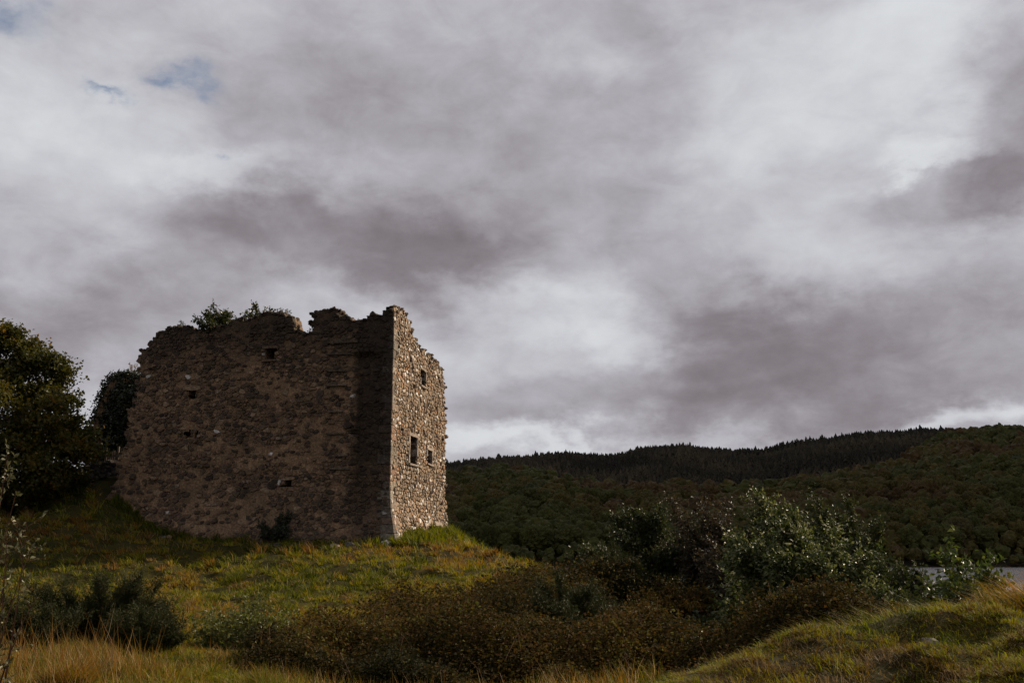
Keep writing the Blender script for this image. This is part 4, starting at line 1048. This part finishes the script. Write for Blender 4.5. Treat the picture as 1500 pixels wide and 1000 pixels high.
put_shrub('understorey_bush', 'dark bushes crowding under the left tree', 'bush', 20, 56, 672, 75, nstem=50, ntwig=2400, nleaf=6, ls=.2, mat=M['tree_leaf'], bark=M['twig_brown'], seed=14, twig_len=.6, low=.02)
put_shrub('understorey_bush', 'shaded bush spreading below the tree towards the drystone wall', 'bush', 92, 58.5, 686, 34, nstem=30, ntwig=1200, nleaf=6, ls=.16, mat=M['ivy'], bark=M['twig_brown'], seed=15, twig_len=.45, low=.02)

def gorse(label, px, Y, py_top, half_px, seed, n=2600, ecc=.8, name='gorse_bush', mat='gorse', hl=.05, sp=.16):
    """dense spiny bush: upright sprigs of short needles over a lumpy dome"""
    r = np.random.default_rng(2000 + seed); b = on_ground(px, Y); H = pix(px, py_top, Y)[2] - b[2]; R_ = half_px * Y / F; o = thing(name, label, 'bush', b)
    u = r.uniform(-1, 1, n); v = r.uniform(-1, 1, n); ok = u * u + v * v < 1; u, v = u[ok], v[ok]; n = len(u)
    dome = np.sqrt(np.clip(1 - (u * u + v * v) ** 1.2, 0, 1)); lum = .35 + 1.15 * fbm(u * R_ * 1.9 + seed, v * R_ * ecc * 1.9, seed, 4)
    z = H * dome * lum * r.uniform(.55, 1.02, n); x = u * R_; y = v * R_ * ecc
    gnd = gh(x + b[0], y + b[1]) - b[2]; z = z + gnd * .8
    ax = unit(np.c_[u * .5 + r.normal(0, .28, n) - .1, v * .5 + r.normal(0, .28, n), np.ones(n)]); sl = sp * r.uniform(.5, 1.6, n) * np.where(r.random(n) < .08, 1.9, 1)
    A = Acc()
    for i in range(14):
        a = r.uniform(0, 6.28); t = np.array([math.cos(a) * R_ * .7, math.sin(a) * R_ * ecc * .7, H * r.uniform(.3, .6)]); A.tube([(0, 0, -.1), t * (.5, .5, .7), t], [.03, .018, .008], 4)
    link('stem', A.mesh('stem'), M['twig_brown'], o)
    k = 13; idx = np.repeat(np.arange(n), k); t = np.tile(np.linspace(0, 1, k), n); m = n * k
    pos = np.c_[x, y, z][idx] + ax[idx] * (sl[idx] * t)[:, None]; d = unit(ax[idx] * .8 + unit(r.normal(size=(m, 3))))
    l = hl * (1.15 - .5 * t) * r.uniform(.7, 1.3, m); rn = np.clip(.5 * r.random(n)[idx] + .5 * t, 0, 1)
    link('foliage', leaf_mesh('foliage', pos, d, unit(r.normal(size=(m, 3))), l, l * .3, rn, fold=.1), M[mat], o); return o
def gorse_bush(label, px, Y, top, half, seed, nt, ls=.06, mat='gorse', ecc=.8):
    put_shrub('gorse_bush', label, 'bush', px, Y, top, half, nstem=60, ntwig=nt, nleaf=18, ls=ls, mat=M[mat], bark=M['twig_brown'], seed=seed, twig_len=.009 * Y + .12, low=.03, wr=.2, upr=.7, flat=1.0, ecc=ecc, stem_r=.014)
gorse_bush('large dark gorse bush in the shaded left foreground', 150, 17.5, 838, 90, 41, 3400)
gorse_bush('gorse bush with blue green sprigs behind the dry grass tussock', 45, 15.0, 882, 75, 42, 2400)
gorse_bush('lower gorse bush sloping down into the dry grass', 222, 15.5, 900, 48, 43, 1500)
gorse_bush('small ragged gorse on the bramble slope below the sallow', 905, 33, 812, 42, 44, 1500, .11)
gorse_bush('grey green gorse clump among the russet brambles', 830, 27, 848, 62, 45, 1800, .10)
gorse_bush('dark gorse clump in the thick of the brambles', 885, 21, 880, 70, 46, 1900, .085)
for i, (px_, Y_, top_, half_, mt, lab) in enumerate([
    (700, 30, 872, 60, 'bramble', 'russet bramble mound just below the lit grass slope'),
    (985, 30, 862, 60, 'bramble', 'russet bramble mound in front of the twiggy brown bush'),
    (1010, 22, 905, 70, 'sallow', 'low dark green scrub between the brambles and the pale bush'),
    (640, 19, 930, 62, 'bramble', 'broad bramble mound beside the sprawling bright shrub'),
    (745, 18, 925, 75, 'sallow_brown', 'tangle of brown leaved scrub in the middle of the brambles'),
    (930, 17, 935, 70, 'bramble', 'dark bramble heap behind the reed-like blades'),
    (1065, 17, 935, 60, 'sallow', 'dark scrub tucked under the tawny grass of the bank'),
    (590, 26, 900, 42, 'bramble', 'small bramble patch where the lit slope meets the thicket')]):
    put_shrub('bramble_mound' if mt == 'bramble' else 'low_scrub', lab, 'bush', px_, Y_, top_, half_, nstem=44, ntwig=1500, nleaf=8, ls=.035 + .0018 * Y_, mat=M[mt], bark=M['twig_brown'], seed=60 + i, twig_len=.35, low=.05, lean=(-.08, 0), stem_r=.012, wr=.7)

# ---- plants on the wall tops
def top_plant(name, label, s_px, U, Nn, py_top, half_px, n, ls, seed, mat='wall_plant', W=WL, depth=-.6, stems=14):
    s, hh = face_sh(s_px[0], s_px[1], U, Nn); b = W(np.array([s]), np.array([hh]), np.array([depth]))[0] + CO
    Yd = b[1]; top = (s_px[1] - py_top) * Yd / F
    shrub(name, label, 'plant', b, top, half_px * Yd / F, nstem=stems, ntwig=n, nleaf=6, ls=ls, mat=M[mat], bark=M['twig_brown'], seed=seed, twig_len=min(.4, top * .35), low=.05, stem_r=.015)
top_plant('wall_top_shrub', 'dense dark shrub rooted on the broken top of the shaded wall', (316, 488), U_L, N_L, 449, 30, 620, .18, 21, stems=26)
top_plant('wall_top_shrub', 'open airy shrub on the wall top beside the dense dark shrub', (374, 474), U_L, N_L, 444, 27, 150, .17, 22, stems=16)
top_plant('wall_top_weeds', 'low weeds on the crest of the wall by the notch', (412, 461), U_L, N_L, 450, 12, 40, .09, 23, stems=10)
top_plant('wall_top_weeds', 'thin weeds sprouting on the stepped left shoulder of the wall', (262, 480), U_L, N_L, 466, 6, 14, .09, 24, stems=5)
top_plant('wall_top_weeds', 'tiny tuft on the lowest step of the left shoulder', (244, 486), U_L, N_L, 476, 5, 10, .08, 25, stems=5)
top_plant('wall_top_weeds', 'dry sprig hanging on the ragged left edge of the wall', (218, 510), U_L, N_L, 500, 5, 10, .08, 26, stems=5)
top_plant('wall_top_weeds', 'little plant in the notch of the battlement', (450, 484), U_L, N_L, 475, 4, 8, .08, 27, stems=5)
top_plant('wall_top_weeds', 'small grassy tuft in the dip near the corner', (523, 472), U_L, N_L, 466, 6, 26, .08, 28, stems=8)
top_plant('wall_top_weeds', 'wisps of weed on the sloping top of the sunlit wall', (620, 512), U_R, N_R, 503, 4, 16, .10, 29, W=WR, stems=6)
top_plant('wall_top_weeds', 'small weed low on the sloping top of the sunlit wall', (634, 527), U_R, N_R, 519, 4, 12, .10, 30, W=WR, stems=5)
b = pix(196, 553, 65.0)
shrub('dry_umbel', 'dry umbel stalks standing on top of the ivy clad wall', 'plant', b, 1.1, .8, nstem=12, ntwig=40, nleaf=4, ls=.10, mat=M['grass_tall'], bark=M['twig_brown'], seed=31, twig_len=.16, low=.4, stem_r=.014)

# ------------------------------------------------------------------ ground cover (stuff)
BR = [(-4.1, 14.0), (-4.0, 20), (-3.2, 27), (-1.2, 36), (.6, 42), (1.6, 46), (5, 47), (12, 43), (17, 32), (14, 24), (9, 20), (5.6, 15), (3.4, 12.5), (.5, 13.0)]
def bramble_h(x, y):
    # how deep the thicket is, thinning to nothing at its ragged border
    a = np.array(BR); ex = (fbm(x * .5, y * .5, 41, 3) - .5) * 2.2; ins = in_poly(x + ex, y + ex * .7, BR)
    return np.where(ins, np.clip(.05 + 3.4 * (fbm(x * .5, y * .4, 43, 4) - .38), .05, 1.4) * np.clip((48 - y) / 16, .25, 1) * np.clip((8.5 - x) / 5, .3, 1), 0)
def sample_view(n, y0, y1, px0, px1, r, power=1.0):
    # more plants near, fewer far
    t = r.random(n); y = 1 / (1 / y0 + (1 / y1 - 1 / y0) * t) if power == 1 else y0 + (y1 - y0) * t
    return (r.uniform(px0, px1, n) - 750) / F * y, y
def brambles():
    r = np.random.default_rng(91); x, y = sample_view(52000, 12, 50, 380, 1330, r); h = bramble_h(x, y); k = h > 0; x, y, h = x[k], y[k], h[k]; n = len(x)
    z = gh(x, y) + h * np.clip(1 - r.exponential(.3, n), 0, 1.05); cl = fbm(x * .7, y * .5, 45, 3); hue = cl * 1.5 - .30 + r.normal(0, .2, n) - .22 * np.clip((x - 2) / 5, 0, 1)
    k = 9; i = np.repeat(np.arange(n), k); m = n * k; sp = .05 + .0042 * y[i]; off = r.normal(0, 1, (m, 3)) * np.c_[sp, sp, sp * .55]
    x2, y2, z2 = x[i] + off[:, 0], y[i] + off[:, 1], z[i] + off[:, 2]
    sz = (.03 + .0021 * y2) * r.uniform(.5, 1.35, m); d = unit(np.c_[r.normal(size=(m, 2)), r.normal(0, .5, m)] + (-.2, -.2, -.15)); nr = unit(r.normal(size=(m, 3)) * .6 + (.15, -.2, .75))
    rn = np.clip(hue[i] + r.normal(0, .16, m), 0, .92); rn = np.where(r.random(m) < .035, r.uniform(.9, 1, m), rn)
    v, f, rr = leaf_arrays(np.c_[x2, y2, z2], d, nr, sz, sz * .7, rn)
    # arching canes
    A = Acc(); m = 160; cx, cy = sample_view(m, 12.5, 44, 400, 1300, r); ch = bramble_h(cx, cy); cz = gh(cx, cy)
    link('bramble_thicket', mesh_np('bramble_thicket', v, f, np.full(len(f) // 3, 3), {'rnd': rr}), M['bramble'], kind='stuff', label='dark russet bramble thicket covering the slope below the castle mound', cat='brambles')
    for i in range(m):
        if ch[i] <= 0: continue
        a = r.uniform(0, 6.28); L_ = r.uniform(.5, 1.1); e = np.array([math.cos(a), math.sin(a), 0]) * L_; b = np.array([cx[i], cy[i], cz[i]])
        A.tube([b, b + e * .4 + (0, 0, ch[i] + .22), b + e + (0, 0, ch[i] * .8)], [.006, .004, .003], 3)
    link('bramble_canes', A.mesh('bramble_canes'), M['twig_red'], kind='stuff', label='arching reddish bramble canes poking out of the thicket', cat='brambles')
    print('bramble', n)
brambles()

def blades(name, label, x, y, z, hgt, wid, rn, lean, r, mat, bend=.5, cat='grass'):
    n = len(x); b = np.c_[x, y, z]; a = r.uniform(0, 6.28, n); s = np.c_[np.cos(a), np.sin(a), np.zeros(n)]
    d = np.c_[r.normal(0, .30, n) + lean[0], r.normal(0, .30, n) + lean[1], np.ones(n)]; d = unit(d)
    m = b + d * (hgt * .55)[:, None]; d2 = d + np.c_[lean[0] + r.normal(0, .35, n), lean[1] + r.normal(0, .35, n), -r.uniform(.1, .9, n)] * bend
    t = m + unit(d2) * (hgt * .5)[:, None]; w = (wid * .5)[:, None]
    v = np.stack([b - s * w, b + s * w, m + s * w * .75, m - s * w * .75, t], 1).reshape(-1, 3); i = np.arange(n)[:, None] * 5
    f = (i + np.array([[0, 1, 2, 0, 2, 3, 3, 2, 4]])).ravel()
    link(name, mesh_np(name, v, f, np.full(len(f) // 3, 3), {'rnd': np.repeat(rn, 5)}), mat, kind='stuff', label=label, cat=cat)
def tufts(name, label, cx, cy, rad, ln, wd, hue, nb, r, mat, lean=(-.25, -.05), spread=.9, droop=.8):
    n = len(cx); i = np.repeat(np.arange(n), nb); m = n * nb; a = r.uniform(0, 6.28, m); q = np.sqrt(r.random(m))
    ux, uy = np.cos(a) * q, np.sin(a) * q; cz = gh(cx, cy)
    p0 = np.c_[cx[i] + ux * rad[i] * .5, cy[i] + uy * rad[i] * .5, cz[i] - .03]
    d = unit(np.c_[ux * spread + lean[0] + r.normal(0, .18, m), uy * spread + lean[1] + r.normal(0, .18, m), np.full(m, .9)]); l = ln[i] * r.uniform(.55, 1.2, m)
    mid = p0 + d * (l * .55)[:, None]; t = mid + unit(d + np.c_[d[:, 0] * .9 + lean[0], d[:, 1] * .9 + lean[1], -r.uniform(.2, 1.2, m)] * droop) * (l * .5)[:, None]
    an = r.uniform(0, 6.28, m); s = np.c_[np.cos(an), np.sin(an), an * 0] * (wd[i] * .5)[:, None]
    v = np.stack([p0 - s, p0 + s, mid + s * .8, mid - s * .8, t], 1).reshape(-1, 3); k = np.arange(m)[:, None] * 5
    f = (k + np.array([[0, 1, 2, 0, 2, 3, 3, 2, 4]])).ravel(); rn = np.clip(hue[i] + r.normal(0, .09, m), 0, .95); rn = np.where(r.random(m) < .05, 1.0, rn)
    link(name, mesh_np(name, v, f, np.full(len(f) // 3, 3), {'rnd': np.repeat(rn, 5)}), mat, kind='stuff', label=label, cat='grass')
def off_castle(x, y):
    ca = (x - C0[0]) * U_L[0] + (y - C0[1]) * U_L[1]; cb = (x - C0[0]) * U_R[0] + (y - C0[1]) * U_R[1]; return ~((ca > -.3) & (cb > -.3))
def grass():
    r = np.random.default_rng(92)
    x, y = sample_view(21500, 11, 66, -260, 960, r); k = (bramble_h(x, y) <= 0) & off_castle(x, y); x, y = x[k], y[k]; n = len(x)
    big = fbm(x * .35, y * .35, 50, 3); hue = np.clip((fbm(x * .22, y * .16, 51, 4) - .5) * 1.6 + .43 + np.clip((17 - y) / 5, 0, 1) * .2 + r.normal(0, .24, n), 0, .95)
    tufts('grass_tufts', 'coarse tufts of green, gold and brown grass over the castle mound', x, y, .08 + .0062 * y, (.09 + .0052 * y) * (.4 + 1.2 * big) * r.uniform(.4, 1.7, n), .005 + .00062 * y, hue, 26, r, M['grass'])
    x, y = sample_view(900, 15, 58, -40, 800, r); k = (bramble_h(x, y) <= 0) & off_castle(x, y) & (fbm(x * .3, y * .3, 65, 3) > .47); x, y = x[k], y[k]; n = len(x)
    tufts('rush_tufts', 'taller dark rush and dead grass tufts dotted over the mound', x, y, .12 + .006 * y, (.16 + .0085 * y) * r.uniform(.6, 1.3, n), .006 + .0006 * y, np.where(r.random(n) < .55, r.uniform(0, .12, n), r.uniform(.72, .93, n)), 44, r, M['grass'], spread=.6)
    n = 18500; y = 1 / r.uniform(1 / 13.5, 1 / 6.0, n); x = (r.uniform(930, 2050, n) - 750) / F * y
    k = gh(x, y) > -1.6; x, y = x[k], y[k]; n = len(x); hue = np.clip((fbm(x * .9, y * .9, 55, 4) - .5) * 2.0 + .24 + r.normal(0, .2, n), 0, .95)
    tufts('bank_tufts', 'small dark mossy tufts covering the near right bank', x, y, .05 + .003 * y, r.uniform(.045, .13, n) * (.5 + fbm(x * 2, y * 2, 56, 3)), np.full(n, .0055), hue, 24, r, M['bank_grass'], (-.35, 0), 1.2, 1.0)
    # turf of the mound and slope
    x, y = sample_view(130000, 11, 68, -60, 960, r); k = (bramble_h(x, y) <= 0) | (r.random(len(x)) < .05); x, y = x[k], y[k]; n = len(x)
    ca = (x - C0[0]) * U_L[0] + (y - C0[1]) * U_L[1]; cb = (x - C0[0]) * U_R[0] + (y - C0[1]) * U_R[1]; k = ~((ca > -.3) & (cb > -.3)); x, y = x[k], y[k]; n = len(x)
    tus = fbm(x * .9, y * .9, 3, 4); z = gh(x, y) - .02
    tus = fbm(x * 1.5, y * 1.5, 52, 3); h = (.09 + .0035 * y) * r.uniform(.4, 1.3, n) * (.25 + 1.7 * tus ** 1.3); w = .004 + .00052 * y
    dry = fbm(x * .22, y * .16, 51, 4); front = np.clip((17 - y) / 5, 0, 1) * .34; rn = np.clip((dry - .5) * 1.6 + .36 + (fbm(x * 2.0, y * 2.0, 53, 3) - .5) * 1.5 + front + r.normal(0, .13, n), 0, .97)
    blades('meadow_grass', 'tussocky green and russet grass over the castle mound', x, y, z, h, w * r.uniform(.7, 1.4, n), rn, (-.22, -.1), r, M['grass'], 1.1)
    # near right bank: short lit turf and long wind combed grass
    n = 25000; y = r.uniform(6.0, 13.5, n); x = (r.uniform(1020, 1540, n) - 750) / F * y; z = gh(x, y); k = z > -.55 + .0 * y; x, y, z = x[k], y[k], z[k]; n = len(x)
    dry = fbm(x * .9, y * .9, 55, 4); rn = np.clip((dry - .5) * 1.4 + .30 + (fbm(x * 3.5, y * 3.5, 54, 3) - .5) * 1.7 + r.normal(0, .14, n), 0, .97); h = r.uniform(.03, .13, n) * (.3 + 1.7 * fbm(x * 3, y * 3, 56, 3) ** 1.3)
    blades('bank_turf', 'short mossy turf of the near right bank', x, y, z - .01, h, .006 * r.uniform(.7, 1.5, n), rn, (-.3, .0), r, M['bank_grass'], 1.3)
    n = 44000; y = r.uniform(8.6, 14.0, n); x = (r.uniform(1060, 1950, n) - 750) / F * y; cl = fbm(x * 2.0, y * 2.0, 57, 3); z = gh(x, y); k = (cl > .50) & (y > 10.1 + .8 * fbm(x, y * 0, 58, 2)) & (r.random(n) < .75); x, y, z, cl = x[k], y[k], z[k], cl[k]; n = len(x)
    h = r.uniform(.16, .44, n) * (.5 + cl); rn = np.clip(.16 + (fbm(x * 1.1, y * 1.1, 59, 3) - .47) * 1.7 + r.normal(0, .15, n), 0, .66); rn = np.where(r.random(n) < .08, 1.0, rn)
    blades('wind_combed_grass', 'long tawny grass combed by the wind along the crest of the right bank', x, y, z, h, .006 * r.uniform(.7, 1.4, n), rn, (-.95, .05), r, M['grass_tall'], .8)
    # tall dry grass along the bottom edge
    n = 34000; y = r.uniform(9.5, 14.5, n); x = (r.uniform(-40, 1040, n) - 750) / F * y; px = 750 + x / y * F; cl = fbm(x * 1.1, y * 1.1, 61, 3)
    k = (cl > .46 + .06 * (px > 560) ) ; x, y, cl, px = x[k], y[k], cl[k], px[k]; n = len(x); z = gh(x, y)
    h = r.uniform(.12, .42, n) * (.35 + cl) * np.where(px > 640, .8, 1.0); rn = np.clip(.58 + (fbm(x * 1.6, y * 1.6, 62, 3) - .5) * 1.5 + r.normal(0, .16, n), .2, .9); rn = np.where(r.random(n) < .35, r.uniform(0, .28, n), rn); rn = np.where(r.random(n) < .08, 1.0, rn)
    blades('dry_grass', 'dry orange and straw coloured grass along the near edge of the meadow', x, y, z, h, .006 * r.uniform(.7, 1.4, n), rn, (-.15, -.05), r, M['grass_tall'], .5)
    # seed stalks in front of the gorse
    n = 420; px = np.r_[r.normal(110, 60, n // 2), r.uniform(0, 260, n // 4), r.uniform(560, 1010, n - n // 2 - n // 4)]; y = r.uniform(10.2, 13.5, n); x = (px - 750) / F * y; z = gh(x, y)
    blades('seed_stalks', 'tall straw seed stalks standing in front of the gorse', x, y, z, r.uniform(.35, .85, n) * np.where(px > 400, .6, 1), np.full(n, .008), r.uniform(.5, 1, n), (-.16, 0), r, M['grass_tall'], .25)
    n = 7000; a = r.uniform(-.5, 16, n); d = r.exponential(.45, n) + .45; q = C0 + a[:, None] * U_L + d[:, None] * N_L; x, y = q[:, 0], q[:, 1]; z = gh(x, y); pa = fbm(x * .8, y * .8, 64, 3); k = pa > .42; x, y, z, pa = x[k], y[k], z[k], pa[k]; n = len(x)
    blades('shaded_weeds', 'rank dark weeds along the foot of the shaded wall', x, y, z, r.uniform(.2, .7, n) * pa * 1.5, .06 * r.uniform(.6, 1.4, n), np.clip(r.normal(.12, .1, n), 0, 1), (-.1, -.1), r, M['grass'], .7)
    # weeds at the foot of the sunlit wall
    n = 9000; a = r.uniform(-1.0, 17, n); d = r.exponential(.55, n) + .3; q = C0 + a[:, None] * U_R + d[:, None] * N_R; x, y = q[:, 0], q[:, 1]; z = gh(x, y)
    blades('wall_foot_weeds', 'lush green weeds along the foot of the sunlit wall', x, y, z, r.uniform(.25, .75, n) * (.5 + fbm(x, y, 63, 3)), .07 * r.uniform(.6, 1.4, n), np.clip(r.normal(.22, .12, n), 0, 1), (-.2, -.1), r, M['grass'], .7)
grass()
def tussock(label, px, Y, hgt, rad, n, seed, mat='grass_tall', hue=.5, lean=(-.1, 0)):
    r = np.random.default_rng(3000 + seed); b = on_ground(px, Y); a = r.uniform(0, 6.28, n); q = rad * np.sqrt(r.random(n)); x = np.cos(a) * q; y = np.sin(a) * q
    d = unit(np.c_[x / rad * .8 + lean[0] + r.normal(0, .15, n), y / rad * .8 + lean[1] + r.normal(0, .15, n), np.ones(n)]); h = hgt * r.uniform(.6, 1.15, n); g = gh(x * .4 + b[0], y * .4 + b[1]) - b[2]
    p0 = np.c_[x * .4, y * .4, g - .03]; m = p0 + d * (h * .6)[:, None]; t = m + unit(d + np.c_[d[:, :2] * 1.1, -r.uniform(.2, .9, n)] * .7) * (h * .45)[:, None]; an = r.uniform(0, 6.28, n); s = np.c_[np.cos(an), np.sin(an), an * 0] * (.0035 + .00012 * Y)
    v = np.stack([p0 - s, p0 + s, m + s * .8, m - s * .8, t], 1).reshape(-1, 3); i = np.arange(n)[:, None] * 5; f = (i + np.array([[0, 1, 2, 0, 2, 3, 3, 2, 4]])).ravel()
    link('grass_tussock', mesh_np('grass_tussock', v, f, np.full(len(f) // 3, 3), {'rnd': np.repeat(np.clip(hue + r.normal(0, .18, n), 0, 1), 5)}), M[mat], label=label, cat='grass tussock', loc=tuple(b))
tussock('domed tawny grass tussock in front of the gorse bushes', 118, 11.6, .42, .36, 1500, 1, hue=.5)
tussock('dark green rush tussock in the shaded grass below the wall', 346, 44, .9, .5, 300, 2, 'grass', .1)
tussock('reed-like green and cream blades at the bramble foot', 905, 13.2, .5, .4, 160, 3, hue=.75, lean=(-.3, 0))
tussock('small golden tussock between dry grass and brambles', 765, 13.0, .34, .26, 500, 4, hue=.4)
tussock('yellow green tussock beside the reddish dry grass', 395, 12.4, .3, .3, 800, 5, hue=.15)
print('tris', sum(sum(len(p.vertices) - 2 for p in m.polygons) if len(m.polygons) < 2000 else len(m.loops) - 2 * len(m.polygons) for m in bpy.data.meshes))
